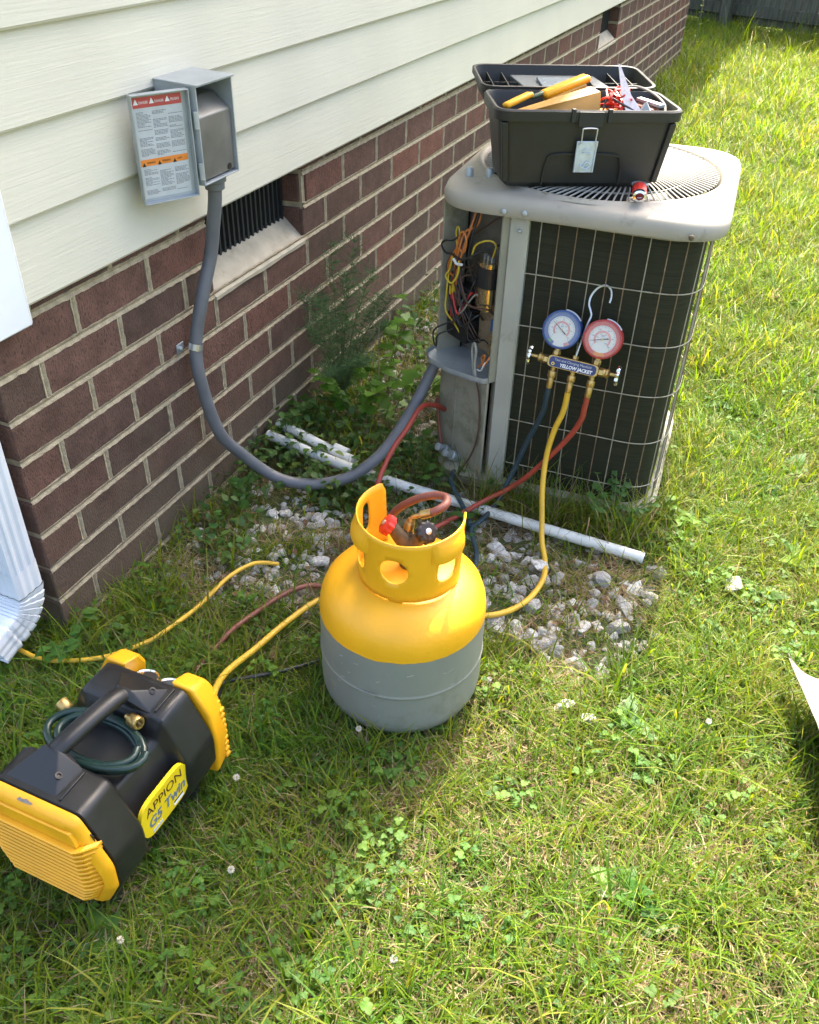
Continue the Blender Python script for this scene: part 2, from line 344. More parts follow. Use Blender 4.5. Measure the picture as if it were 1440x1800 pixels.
def ring(rad0, rad1, z, n=48, mtx=None, a0=0, a1=2 * math.pi):
    vs = []; full = abs(a1 - a0 - 2 * math.pi) < 1e-6; k = n if full else n + 1
    for j in range(k):
        a = a0 + (a1 - a0) * j / n
        for r in (rad0, rad1): vs.append(Vector((r * math.cos(a), r * math.sin(a), z)))
    if mtx: vs = [mtx @ v for v in vs]
    fs = [(2 * j, 2 * j + 1, (2 * j + 3) % (2 * k), (2 * j + 2) % (2 * k)) for j in range(n)]
    return vs, fs
def copy_tree(o, parent=None):
    c = o.copy(); COL.objects.link(c); c.parent = parent
    for ch in list(o.children): copy_tree(ch, c)
    return c

# ================================================================ ground
def gz(x, y):
    if y > 14 or abs(x) > 12 or y < -5: return -.012
    return -.012 + .010 * noise.noise(Vector((x * 3.1, y * 3.1, 0))) + .005 * noise.noise(Vector((x * 11, y * 11, 4)))
xs = [-180, -60, -20, -8] + [-1.5 + i * .045 for i in range(90)] + [2.7 + i * .25 for i in range(14)] + [8, 20, 60, 180]
ys = [-180, -50, -12, -3] + [-1.2 + i * .045 for i in range(90)] + [3 + i * .25 for i in range(30)] + [12, 20, 60, 180]
mb = MB(); nx = len(xs)
mb.add([(x, y, gz(x, y)) for y in ys for x in xs], [(j * nx + i, j * nx + i + 1, (j + 1) * nx + i + 1, (j + 1) * nx + i) for j in range(len(ys) - 1) for i in range(nx - 1)])
tag(mb.build('ground', M['ground'], fix=False), 'soil and thatch showing between grass and gravel', None, kind='structure')

# ================================================================ brick wall
H = .0792; L_ = .193; MJ = .0120; BH = H - MJ
YEND = 7.0
bw = thing('brick_wall', 'red-brown brick foundation wall with sandy mortar under cream siding', 'wall')
VENTS = [(.609, 1.005), (4.060, 4.456)]
core = MB()
segs = []
y0 = 0.004
for a, b in VENTS: segs.append((y0, a - .006)); y0 = b + .006
segs.append((y0, YEND - .003))
for a, b in segs: core.box(-.30, -.0035, a, b, 6 * H, 9 * H)
core.box(-.30, -.0035, .004, YEND - .003, -.20, 6 * H)
core.box(-3.0, -.301, .0035, .25, -.20, 9 * H)
JP = random.Random(21)
def joint(mb, p, q, w, step=.007):
    """a struck joint: hollow in the middle, ragged squeezed-out edges"""
    p, q = Vector(p), Vector(q); d = q - p; n = max(2, int(d.length / step)); t = d.normalized(); side = Vector((0, -t.z, t.y)); vs = []
    o0 = JP.uniform(0, 90)
    for i in range(n + 1):
        c = p + d * (i / n); a = w / 2 + .0010 + .0022 * noise.noise(Vector((i * .45 + o0, 3, 1))) + JP.uniform(-.0004, .0004); b = w / 2 + .0010 + .0022 * noise.noise(Vector((i * .45 + o0, 9, 7))) + JP.uniform(-.0004, .0004)
        for k_, x_ in ((-a, -.004), (-a, .0014), (-w * .26, .0006), (0, -.0024), (w * .26, .0002), (b, .0012), (b, -.004)):
            vs.append(c + side * k_ + Vector((x_ + JP.uniform(-.0003, .0003), 0, 0)))
    fs = [(i * 7 + j, i * 7 + j + 1, (i + 1) * 7 + j + 1, (i + 1) * 7 + j) for i in range(n) for j in range(6)]
    mb.add(vs, fs)
for i in range(0, 9):
    mb = MB(); st_ = .007
    for a, b in ([(.002, YEND)] if i <= 6 else segs):
        for y_a, y_b, s2 in ((a, min(b, 3.0), .007), (max(a, 3.0), b, .03)):
            if y_b - y_a > .03: joint(mb, (0, y_a, i * H), (0, y_b, i * H), MJ, s2)
    mb.build('mortar_joint', M['mortar'], bw, fix=False)
hj = MB()
for i in range(-1, 9):
    y = -MJ / 2; first = True
    while y < YEND - .2:
        y += (.092 if (first and i % 2 == 0) else L_) + MJ; first = False
        if i >= 6 and any(a - .02 < y < b + .02 for a, b in VENTS): continue
        joint(hj, (0, y, i * H + MJ / 2), (0, y, (i + 1) * H - MJ / 2), MJ * .9, .007 if y < 3 else .02)
hj = hj.build('head_joints', M['mortar'], bw, fix=False); hj['kind'] = 'stuff'
core.build('mortar', M['mortar'], bw, sm=False)
bvar = {}
def brick_mesh(length, k, depth=.092):
    """front face with a ragged outline, facing +x, length along +y"""
    key = (round(length, 3), k)
    if key in bvar: return bvar[key]
    rnd = random.Random(hash((round(length * 1000), k)) & 0xffff); n1 = max(2, int(length / .030)); pts = []
    j = lambda s=.0021: rnd.uniform(-s, s)
    for i in range(n1): pts.append((length * i / n1 + (j() if i else .001), .0 + j()))
    for i in range(2): pts.append((length + j(.001), BH * (i + .1) / 2.1))
    for i in range(n1): pts.append((length - length * i / n1 - (0 if i else .001) + (j() if i else 0), BH + j()))
    for i in range(2): pts.append((0 + j(.001), BH - BH * (i + .1) / 2.1))
    cx, cz = length / 2, BH / 2; n = len(pts)
    r0 = [(-.030, y, z) for y, z in pts]; r1 = [(-.0016, y, z) for y, z in pts]
    r2 = [(.0004 + j(.0004), cx + (y - cx) * (1 - .0022 / (length / 2)), cz + (z - cz) * (1 - .0026 / (BH / 2))) for y, z in pts]
    mb = MB().loft([r0, r1, r2], cap=False); mb.f.append(tuple(2 * n + i for i in range(n)))
    me = mb.mesh('brick', M['brick'], sm=False); bvar[key] = me; return me
count = 0; rest = MB()
def put_brick(y, z, length, mtx=None, own=True):
    global count
    me = brick_mesh(length, random.randrange(5))
    base = Matrix.Translation((random.uniform(-.0008, .0010), y, z)) @ Matrix.Rotation(random.uniform(-.004, .004), 4, 'X')
    if mtx: base = mtx @ base
    if own and count < 296:
        o = link('brick', me, bw); o.matrix_local = base; count += 1
    else:
        rest.add([base @ v.co for v in me.vertices], [tuple(p.vertices) for p in me.polygons])
for i in range(-1, 9):
    y = 0.0; first = True; z = i * H + MJ / 2
    while y < YEND - .02:
        ln = L_
        if first and i % 2 == 0: ln = .092
        ln2 = min(ln, YEND - y)
        ok = True
        if i >= 6:
            for a, b in VENTS:
                if y < b - .006 and y + ln2 > a + .006:
                    ok = False
                    if y < a - .03: put_brick(y, z, a - .0 - y)
                    if y + ln2 > b + .03: put_brick(b, z, y + ln2 - b)
        if ok and ln2 > .02: put_brick(y, z, ln2, own=(i >= 0 or y < .8))
        y += ln + MJ; first = False
# end wall, facing -y
EW = Matrix(((0, -1, 0, 0), (-1, 0, 0, 0), (0, 0, 1, 0), (0, 0, 0, 1)))
EW = Matrix.Rotation(-math.pi / 2, 4, 'Z')      # +x -> -y, +y -> +x
for i in range(-1, 9):
    x = 0.0; first = True; z = i * H + MJ / 2
    while x < 1.4:
        ln = .092 if (first and i % 2 == 1) else L_
        put_brick(-x - ln, z, ln, EW, own=x < .25); x += ln + MJ; first = False
# jamb bricks of the near vent (right side faces -y)
for a, b in VENTS:
    for i in (6, 7, 8):
        put_brick(-.075, i * H + MJ / 2, .070, Matrix.Translation((-.004, b, 0)) @ EW)
        rest.box(-.075, -.004, a - .004, a, i * H + MJ / 2, i * H + MJ / 2 + BH)
r_ = rest.build('brick_courses', M['brick'], bw, sm=False); r_['kind'] = 'stuff'
for k, (a, b) in enumerate(VENTS):
    v = thing('foundation_vent', ['black slatted foundation vent with sloped sill behind the conduit', 'small far foundation vent with sloped sill near the end of the wall'][k], 'vent', (0, a, 6 * H))
    ln = b - a; mb = MB()
    prof = [(-.075, -.012), (.004, -.012), (.005, -.004), (-.052, .046), (-.075, .050)]
    n = 12; rings = []
    for q in range(n + 1):
        yy = ln * q / n; rings.append([(x + random.uniform(-.001, .001), yy, z + random.uniform(-.001, .001)) for x, z in prof])
    mb.loft(rings); mb.build('sill', M['stone'], v, ang=25)
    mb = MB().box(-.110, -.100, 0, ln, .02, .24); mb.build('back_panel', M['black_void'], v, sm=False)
    mb = MB().box(-.060, -.055, .002, ln - .002, .040, .052); mb.build('grille_frame', M['dark'], v, bevel=.001)
    me = None
    for q in range(20):
        if me is None: me = MB().box(-.066, -.050, -.0035, .0035, .04, .22).mesh('slat', M['dark'], sm=False)
        link('slat', me, v, (0, .012 + q * (ln - .024) / 19, 0))

# ================================================================ siding
sw = thing('siding_wall', 'cream horizontal vinyl siding above the brick with embossed wood grain', 'wall')
SP = .1275; Z0 = .660
def board(z, ya, yb, dx=0.0):
    prof = [(.004, -.0), (.019, -.001), (.0215, .003), (.0205, .012), (.0095, SP + .010), (.004, SP + .010)]
    n = max(2, int((yb - ya) / .4)); rings = []
    for q in range(n + 1):
        yy = ya + (yb - ya) * q / n
        rings.append([(x + dx + (.0012 * noise.noise(Vector((yy * 1.3, z * 9, 0))) if x > .006 else 0), yy, z + zz) for x, zz in prof])
    MB().loft(rings).build('siding_board', M['siding'], sw, ang=30)
for k in range(17):
    z = Z0 + k * SP; sy = [3.63, 5.2, 2.1, 4.4, 6.1][k % 5]
    board(z, .07, sy + .02, .0012); board(z, sy, YEND)
for k in range(17):
    mb = MB(); z = Z0 + k * SP
    prof = [(-.004, 0), (-.019, 0), (-.021, .004), (-.008, SP + .01), (-.004, SP + .01)]
    mb.loft([[(x, y_, z + zz) for y_, zz in prof] for x in (-3, -.06)]); mb.build('siding_board', M['siding'], sw, ang=30)
mb = MB(); pr = [(-.085, -.030), (.030, -.030), (.030, .074), (.022, .083), (.004, .083), (.004, 0), (-.085, -.004)]
mb.loft([[(x, y_, z) for x, y_ in pr] for z in (.632, 2.84)]); mb.build('corner_post', M['trim'], sw, bevel=.003, ang=30)
MB().box(-.30, .0035, .004, YEND, Z0 + .01, 2.86).build('sheathing', M['dark'], sw, sm=False)
MB().box(-3, -.301, .0, .25, Z0, 2.86).build('sheathing', M['dark'], sw, sm=False)
# roof: eave, soffit and gutter above the picture; stepped and run past the wall so its shade covers the wall side of the lawn
rf = thing('roof_eave', 'white boxed roof eave with grey shingles above the siding, stepped and lengthened for its shade', 'roof')
sx_, sy_ = SUN.x / SUN.z, SUN.y / SUN.z
EX = .735 + 2.86 * sx_; EX2 = .36 + 2.86 * sx_
def eave(xe, ya, yb):
    MB().box(-.28, xe, ya, yb, 2.862, 2.89).build('soffit', M['trim'], rf, sm=False)
    MB().box(xe - .03, xe - .0005, ya + .001, yb - .001, 2.8905, 3.02).build('fascia', M['trim'], rf, sm=False)
    MB().add([(xe, ya, 3.03), (xe, yb, 3.03), (-3.2, yb, 4.6), (-3.2, ya, 4.6), (xe, ya, 3.05), (xe, yb, 3.05), (-3.2, yb, 4.63), (-3.2, ya, 4.63)],
             [(0, 1, 2, 3), (4, 5, 6, 7), (0, 1, 5, 4), (2, 3, 7, 6), (1, 2, 6, 5), (0, 3, 7, 4)]).build('shingles', M['dark'], rf, sm=False)
eave(EX, -.9, 3.45); eave(EX2, 3.4505, 13.0)

# ================================================================ downspout at the corner
ds = thing('downspout', 'white corrugated downspout with ribbed elbow at the house corner', 'downspout', (-.038, -.052, 0))
def ds_section(w=.040, d=.030, rib=.0022, n=44):
    out = []
    base = rpoly([(-w, -d), (w, -d), (w, d), (-w, d)], .006, 3)
    pts = []
    tot = 0; P = [Vector((p[0], p[1])) for p in base]; P.append(P[0])
    ln = [0]
    for a, b in zip(P, P[1:]): ln.append(ln[-1] + (b - a).length)
    for q in range(n):
        s_ = ln[-1] * q / n
        for i in range(len(ln) - 1):
            if ln[i] <= s_ < ln[i + 1]: pts.append(P[i].lerp(P[i + 1], (s_ - ln[i]) / (ln[i + 1] - ln[i]))); break
    for q, p in enumerate(pts):
        k = 1 - (rib / w if q % 4 in (0, 1) else 0) * 1.6; out.append(Vector((p.x * k, p.y * k)))
    return out
S_ = ds_section(n=64); mb = MB()
mb.loft([[(p.x, p.y, z) for p in S_] for z in (.18, 2.84)], cap=False); mb.build('pipe', M['gutter'], ds, ang=25)
MB().loft([[(p.x * 1.02, p.y * 1.02, z) for p in ds_section(n=64, rib=.001)] for z in (.150, .205)], cap=False).build('pipe', M['gutter'], ds, ang=25)
mb = MB(); rings = []; NR = 78; rad = .062; E_ = ds_section(w=.0405, d=.0305, rib=.0008, n=64)
for q in range(NR + 1):
    t = q / NR
    a = min(1, t / .75) * R(72); ext = max(0, t - .75) / .25 * .06
    fr_ = (t * 8.5) % 1; k = 1.0 + (.05 * (1 - fr_) - .07 * (fr_ > .86)) * (t < .86)
    cy_, cz_ = -rad, .150
    for_ = []
    for p in E_:
        rr_ = rad + p.y * k
        y_ = -rad + rr_ * math.cos(a) - math.sin(a) * ext; z_ = .150 - rr_ * math.sin(a) - math.cos(a) * ext
        for_.append((p.x * k, y_, z_))
    rings.append(for_)
mb.loft(rings, cap=False); mb.build('elbow', M['gutter'], ds, ang=60)

# ================================================================ fence far behind
fe = thing('wood_fence', 'weathered grey wooden board fence at the far end of the lawn', 'fence', (.176, 9.05, 0), R(-19))
pm = [MB().box(0, .138, 0, .020, .03 + .01 * q, 1.75).mesh('board', M['wood'], sm=False) for q in range(3)]
for i in range(70):
    o = link('board', pm[i % 3], fe, (-2.6 + i * .146, random.uniform(-.004, .004), random.uniform(-.01, .01)))
for z in (.11, .85, 1.5): MB().box(-2.6, 7.6, -.040, -.002, z, z + .092).build('rail', M['wood'], fe, bevel=.003)
for x in (-2.0, -.12, 1.75, 3.6, 5.5, 7.3): MB().box(x, x + .09, -.132, -.0415, -.1, 1.8).build('post', M['wood'], fe, bevel=.004)

# ================================================================ condenser unit
AC = thing('condenser_unit', 'beige air-conditioning condenser with open wiring corner and black coil behind wire guard', 'air conditioner', (.697, 1.102, 0), R(4))
def rsq(hx, hy, r, n=10):
    return rpoly([(-hx, -hy), (hx, -hy), (hx, hy), (-hx, hy)], r, n)
def ringz(poly, z): return [(p.x, p.y, z) for p in poly]
# base pan
MB().loft([ringz(rsq(.272, .272, .10), .004), ringz(rsq(.276, .276, .10), .03), ringz(rsq(.268, .268, .10), .036)]).build('base_pan', M['beige_dirty'], AC)
# cap with round opening
outer = rsq(.290, .290, .105, 12); _o = []
for a_, b_ in zip(outer, outer[1:] + outer[:1]):
    n_ = max(1, int((b_ - a_).length / .018)); _o += [a_.lerp(b_, i / n_) for i in range(n_)]
outer = _o
def circ(r, z):
    out = []
    for p in outer:
        a = math.atan2(p.y, p.x); out.append((r * math.cos(a), r * math.sin(a) + (-.0), z))
    return out
mb = MB()
rings = [ringz([p * .965 for p in outer], .690), ringz([p * .993 for p in outer], .679), ringz(outer, .683), ringz([p * 1.003 for p in outer], .699), ringz([p * .985 for p in outer], .712),
         ringz([p * .955 for p in outer], .7165), [(p[0], p[1], .7185) for p in ringz([q * .93 for q in outer], 0)], circ(.272, .7195), circ(.267, .7255), circ(.262, .727), circ(.257, .724), circ(.253, .712), circ(.250, .690)]
mb.loft(rings, cap=False); mb.build('cap', M['beige'], AC, ang=50)
# louvred fan guard
mb = MB()
for i in range(110):
    a = 2 * math.pi * i / 110; pts = []
    for q in range(7):
        t = q / 6; r = .062 + (.250 - .062) * t; aa = a + .42 * (1 - t) ** 1.3
        pts.append((r * math.cos(aa), r * math.sin(aa), .7225 + .004 * math.sin(math.pi * t)))
    mb.tube(pts, .0019, 5)
for r in (.064, .13, .19):
    mb.tube([(r * math.cos(2 * math.pi * i / 48), r * math.sin(2 * math.pi * i / 48), .720) for i in range(49)], .0018, 5, caps=False)
mb.build('fan_guard', pmat('fan_guard_enamel', (.40, .39, .34), .5, var=.1), AC, fix=False)
MB().lathe([(.001, .725), (.05, .7255), (.064, .722), (.066, .70), (.066, .60), (.001, .60)], 32, cap=False).build('motor', M['dark'], AC)
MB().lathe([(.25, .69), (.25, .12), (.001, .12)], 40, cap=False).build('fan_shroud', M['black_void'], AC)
mb = MB()
for i in range(4):
    a = i * math.pi / 2 + .4
    vs = []
    for r, w0, w1 in ((.05, .02, .03), (.23, .05, .11)):
        for ww, zz in ((-w0, .60), (w1, .64)):
            vs.append((r * math.cos(a) - ww * math.sin(a), r * math.sin(a) + ww * math.cos(a), zz))
    mb.add(vs, [(0, 1, 3, 2)])
mb.build('fan_blade', M['dark'], AC, fix=False)
# coil: rounded square with the front-left corner cut off
co = rsq(.255, .255, .095, 10)
def cut(p): return p.x + p.y > -.335
coil_path = [p for p in co if cut(p)]
# order starting at the cut
idx = next(i for i, p in enumerate(co) if not cut(p)); rot = co[idx:] + co[:idx]; coil_path = []
seen = False
k0 = next(i for i, p in enumerate(rot) if cut(p)); seq = rot[k0:]
coil_path = [p for p in seq if cut(p)]
coil_path = [Vector((-.098, -.255))] + coil_path + [Vector((-.255, -.135))]
def dens(path, step=.02):
    out = [path[0]]
    for a, b in zip(path, path[1:]):
        n = max(1, int((b - a).length / step)); out += [a.lerp(b, (i + 1) / n) for i in range(n)]
    return out
cpd = dens(coil_path, .03)
MB().loft([[(p.x, p.y, z) for p in cpd] for z in (.034, .685)], cap=False, closed=False).build('coil', M['coil'], AC, fix=False)
# thin coil tube hairpins seen through the fins
# guard wires
def walk(path):
    ln = [0]
    for a, b in zip(path, path[1:]): ln.append(ln[-1] + (b - a).length)
    return ln
gp = [Vector((p.x * 1.045, p.y * 1.045)) for p in cpd]; ln = walk(gp)
def at_len(s_):
    for i in range(len(ln) - 1):
        if ln[i] <= s_ <= ln[i + 1]: return gp[i].lerp(gp[i + 1], (s_ - ln[i]) / max(1e-9, ln[i + 1] - ln[i]))
    return gp[-1]
for z in (.091, .210, .328, .445, .562, .672):
    MB().tube([(p.x * 1.006, p.y * 1.006, z + .002 * noise.noise(Vector((p.x * 9, p.y * 9, z * 30)))) for p in gp], .0013, 6).build('guard_wire', M['wire'], AC, fix=False)
s_ = .036; i = 0
while s_ < ln[-1]:
    p = at_len(s_); q = p + Vector((random.uniform(-.0015, .0015), 0))
    thick = .0026 if i == 10 else .0012
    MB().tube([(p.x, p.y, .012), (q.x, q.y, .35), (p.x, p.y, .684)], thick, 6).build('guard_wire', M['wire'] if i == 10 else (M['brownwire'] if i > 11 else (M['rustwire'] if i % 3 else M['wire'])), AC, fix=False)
    s_ += .0363; i += 1
# corner post
pr = [(-.128, -.270), (-.094, -.274), (-.090, -.270), (-.090, -.252), (-.094, -.252), (-.096, -.266), (-.124, -.262), (-.140, -.238), (-.144, -.242)]
MB().loft([[(x, y, z) for x, y in pr] for z in (.0, .684)]).build('corner_post', M['beige_post'], AC, ang=30)
# chamfered wiring corner, in its own frame: s along the panel, d outward
AM = AC.matrix_basis.copy()
AM = Matrix.Translation((.697, 1.102, 0)) @ Matrix.Rotation(R(4), 4, 'Z'); AI = AM.inverted()
uu = Vector((.828, -.561, 0)); nn = Vector((-.561, -.828, 0)); P0 = Vector((.417, .92, 0))
PF = AI @ Matrix((uu, Vector((0, 0, 1)), nn)).transposed().to_4x4().copy() if False else None
_b = Matrix((uu, Vector((0, 0, 1)), nn)).transposed().to_4x4(); _b.translation = P0
PF = AI @ _b                                                 # (s, z, d) -> unit space
def pf(s, z, d=0.): return PF @ Vector((s, z, d))
def pbox(mb, s0, s1, z0, z1, d0, d1): return mb.box(s0, s1, z0, z1, d0, d1, PF)
W_ = .187
pbox(MB(), 0, W_, .02, .298, -.006, 0).build('lower_panel', M['beige_dirty'], AC, bevel=.002)
mb = MB(); pbox(mb, .070, .073, .02, .298, .0005, .004); mb.build('panel_rib', M['beige_dirty'], AC)
pbox(MB(), 0, W_, .298, .684, -.062, -.056).build('control_box_back', M['galv_dark'], AC)
pbox(MB(), -.004, 0, .298, .684, -.062, .012).build('control_box_side', M['beige_dirty'], AC, bevel=.001)
pbox(MB(), W_, W_ + .004, .298, .684, -.062, .0).build('control_box_side', M['beige_dirty'], AC)
tp = [(-.012, -.06), (-.018, .005), (.0, .045), (.035, .060), (.10, .050), (.150, .030), (W_, .010), (W_, -.06)]
tp = rpoly(tp, .02, 4)
MB().loft([[pf(p.x, z, p.y) for p in tp] for z in (.296, .300)]).build('control_tray', M['galv'], AC, bevel=.001)
rim = [p for p in tp if p.y > -.05]
MB().loft([[pf(p.x * (1.0) , z, p.y) for p in rim] for z in (.296, .309)], cap=False, closed=False).build('tray_lip', M['galv'], AC, fix=False)
pbox(MB(), .085, .170, .335, .455, -.056, -.040).build('contactor_board', M['board'], AC, bevel=.002)
for q in range(7):
    pbox(MB(), .140 + (q % 2) * .012, .150 + (q % 2) * .012, .342 + q * .009, .348 + q * .009, -.0398, -.030).build('terminal', M['brass'], AC)
pbox(MB(), .150, .174, .404, .433, -.0398, -.022).build('relay', M['w_bl'], AC, bevel=.002)
pbox(MB(), .004, .082, .345, .400, -.056, -.006).build('contactor', M['blackpl'], AC, bevel=.004)
pbox(MB(), .012, .078, .402, .425, -.056, -.014).build('contactor', M['cable'], AC, bevel=.004)
pbox(MB(), .016, .070, .426, .468, -.056, -.022).build('contactor', M['cable'], AC, bevel=.004)
pbox(MB(), .109, .119, .441, .466, -.0395, -.0385).build('rating_tag', M['white'], AC)
pbox(MB(), .085, .112, .430, .450, -.056, -.040).build('terminal_block', M['cable'], AC, bevel=.002)
# capacitor can with black tape round its top half
def oval(cx, cd, rx, rd, z, n=28): return [pf(cx + rx * math.cos(2 * math.pi * i / n), z, cd + rd * math.sin(2 * math.pi * i / n)) for i in range(n)]
cap = MB().loft([oval(.117, -.028, .0275, .020, z) for z in (.447, .449, .552, .554)]).build('capacitor', M['copper'], AC)
MB().loft([oval(.117, -.028, .0287, .0212, z) for z in (.498, .544)], cap=False).build('tape', M['cable'], cap, fix=False)
for s_ in (.105, .117, .131): pbox(MB(), s_ - .003, s_ + .003, .5545, .566, -.032, -.026).build('terminal', M['steel'], cap)
def wire(pts, r, mt, d=.02, name='wire'):
    MB().tube(spline([pf(p[0], p[1], p[2] if len(p) > 2 else d) for p in pts], 6), r, 6).build(name, mt, AC, fix=False)
wire([(.081, .684, -.03), (.081, .625, -.02), (.063, .605, 0), (.063, .572), (.057, .546), (.057, .512), (.041, .504), (.027, .511), (.029, .532), (.055, .569), (.079, .568), (.086, .596), (.074, .611), (.060, .595), (.050, .540), (.040, .46, 0), (.038, .42, -.02)], .0026, M['w_or'], .012)
wire([(.074, .680, -.03), (.072, .62, -.01), (.070, .56, .01), (.060, .51, .012), (.045, .46, 0), (.040, .42, -.02)], .0026, M['w_or'], .01)
wire([(.070, .681, -.03), (.068, .625, -.02), (.048, .588), (.012, .574), (-.002, .560), (.014, .547), (.043, .552), (.080, .552), (.118, .580, -.01), (.150, .600, -.03)], .0024, M['w_bk'], .014)
wire([(.066, .680, -.03), (.066, .61, -.01), (.062, .55, .012), (.052, .50, .012), (.05, .43, -.01)], .0032, M['w_br'], .01)
wire([(.084, .678, -.03), (.080, .61, -.01), (.082, .55, .0), (.095, .50, -.01), (.098, .45, -.02), (.07, .43, -.02)], .0024, M['w_bk'], .01)
wire([(.080, .556, .0), (.092, .560, .0), (.105, .590, 0), (.134, .607, -.01), (.148, .600, -.02), (.131, .565, -.028)], .0020, M['w_ye'])
wire([(.075, .549), (.074, .520), (.052, .490), (.028, .498), (.041, .518), (.05, .55)], .0022, M['w_ye'], .02)
wire([(.055, .555), (.045, .60), (.052, .615), (.06, .60)], .0018, M['w_ye'], .01)
wire([(.039, .507), (.034, .455), (.036, .418), (.046, .385, .0), (.06, .36, -.01)], .0020, M['w_ye'], .02)
wire([(.040, .50), (.036, .45), (.034, .40, .0)], .0045, M['w_re'], .004)
wire([(.046, .50), (.052, .46), (.048, .40, .0)], .003, M['w_br'], .004)
wire([(.041, .392, 0), (.012, .366), (.005, .337), (.018, .325), (.024, .355), (.04, .37, 0)], .0022, M['w_bk'], .03)
wire([(.155, .302), (.140, .36), (.146, .382), (.154, .366), (.153, .330), (.160, .304)], .0032, M['w_gr'], .015)
wire([(.152, .322), (.170, .345), (.174, .362), (.164, .352), (.172, .332), (.184, .352), (.182, .38, -.02)], .0018, M['w_or'], .005)
wire([(.152, .318), (.168, .322), (.180, .345), (.184, .360, -.01)], .0016, M['white'], .008)
wire([(.05, .585, -.02), (.10, .630, -.04), (.15, .668, -.05), (.18, .672, -.05)], .0016, M['w_br'])
wire([(.157, .298, .012), (.168, .250, .006), (.176, .170, .006), (.164, .095, .012), (.140, .030, .03)], .0022, M['w_br'])
wire([(.057, .548), (.070, .541), (.088, .545)], .0032, M['white'], .022, 'cable_tie')
for (s_, z) in ((.030, .467), (.040, .474)):
    pbox(MB(), s_, s_ + .006, z - .012, z + .008, .004, .010).build('spade_terminal', M['w_ye'], AC)
rw = random.Random(9)
for q in range(14):
    s0, s1 = rw.uniform(.02, .10), rw.uniform(.03, .15); z0_, z1_ = rw.uniform(.40, .60), rw.uniform(.33, .47)
    wire([(s0, z0_, -.03), (s0 + rw.uniform(-.03, .03), (z0_ + z1_) / 2 + .04, .0), ((s0 + s1) / 2, (z0_ + z1_) / 2 - .02, .008), (s1 + .01, z1_ + .02, -.01), (s1, z1_, -.035)], rw.choice((.0014, .0020, .0026)), M[rw.choice(('w_bk', 'w_br', 'w_br', 'w_gr', 'w_or', 'w_bk', 'w_bl', 'w_re'))])
mb = MB()
for q in range(150):
    a_, r_ = rw.uniform(0, 6.28), rw.uniform(.255, .285); x_, y_ = r_ * math.cos(a_) * rw.choice((1, 1.05)), r_ * math.sin(a_); d_ = rw.uniform(0, 3.1); l_ = rw.uniform(.002, .006)
    mb.tint = rw.choice([(.12, .16, .04), (.2, .17, .08), (.10, .08, .05)]); v_ = Vector((math.cos(d_), math.sin(d_), 0)) * l_; w_ = Vector((-v_.y, v_.x, 0)) * .14
    c_ = Vector((x_, y_, .7285)); mb.add([c_ - v_ - w_, c_ + v_ - w_, c_ + v_ + w_, c_ - v_ + w_], [(0, 1, 2, 3)])
mb.tint = (1, 1, 1); gc = mb.build('grass_clippings', M['grass'], AC, fix=False, sm=False); gc['kind'] = 'stuff'
# screws
for p, d in ((pf(.030, .60, -.0555), nn), (pf(.055, .655, -.0555), nn), (pf(.120, .640, -.0555), nn)):
    MB().lathe([(.0045, 0), (.0045, .003), (.002, .004)], 10, Matrix.Translation(p) @ zto(AI.to_3x3() @ nn)).build('screw', M['galv_dark'], AC)
for x, z in ((-.140, .690), (-.098, .692), (.225, .690)):
    MB().lathe([(.0055, 0), (.0055, .004), (.003, .006)], 8, zto((0, -1, 0), (x, -.2905, z))).build('screw', M['galv'] if x < 0 else M['bronze'], AC)
MB().lathe([(.004, 0), (.004, .004), (.002, .006)], 8, zto((0, -1, 0), (-.108, -.274, .650))).build('screw', M['galv'], AC)
# service valves at the foot
for s_ in (.062, .094):
    MB().lathe([(.012, 0), (.013, .02), (.010, .022), (.010, .045), (.006, .047)], 12, PF @ zto((0, .55, .8), (s_, .045, .004))).build('service_valve', M['galv'], AC)
# two grey rubber buttons on the cap
for x, y in ((-.246, -.184), (-.205, -.174)):
    MB().lathe([(.009, .716), (.009, .732), (.006, .736), (.001, .737)], 14, Matrix.Translation((x, y, 0)), cap=False).build('cap_stud', M['galv'], AC)

# ================================================================ toolbox on the cap
TA = R(28); TC = (.667, .956, .7290)
TB = thing('toolbox', 'open black plastic toolbox standing on the condenser cap', 'toolbox', TC, TA)
def tsec(hx, hy, r, z, cx=0, cy=0): return [(p.x + cx, p.y + cy, z) for p in rpoly([(-hx, -hy), (hx, -hy), (hx, hy), (-hx, hy)], r, 6)]
hx0, hy0, hx1, hy1 = .157, .068, .174, .083
rings = [tsec(hx0 - .010, hy0 - .010, .02, 0), tsec(hx0, hy0, .024, .010), tsec(hx1, hy1, .028, .128), tsec(hx1 + .008, hy1 + .008, .034, .129), tsec(hx1 + .009, hy1 + .009, .034, .146), tsec(hx1 + .006, hy1 + .006, .032, .149),
         tsec(hx1 + .001, hy1 + .001, .028, .1485), tsec(hx1 - .002, hy1 - .002, .026, .143), tsec(hx0 - .004, hy0 - .004, .02, .012)]
MB().loft(rings).build('body', M['toolpl'], TB, ang=35)
for x in (-.150, .150): # front ribs
    MB().add([(x - .006, -hy0 - .004, .012), (x + .006, -hy0 - .004, .012), (x * 1.09 + .006, -hy1 - .005, .126), (x * 1.09 - .006, -hy1 - .005, .126),
              (x - .006, -hy0 + .01, .012), (x + .006, -hy0 + .01, .012), (x * 1.09 + .006, -hy1 + .01, .126), (x * 1.09 - .006, -hy1 + .01, .126)],
             [(0, 1, 2, 3), (0, 3, 7, 4), (1, 2, 6, 5), (0, 1, 5, 4), (3, 2, 6, 7)]).build('rib', M['toolpl'], TB, bevel=.002)
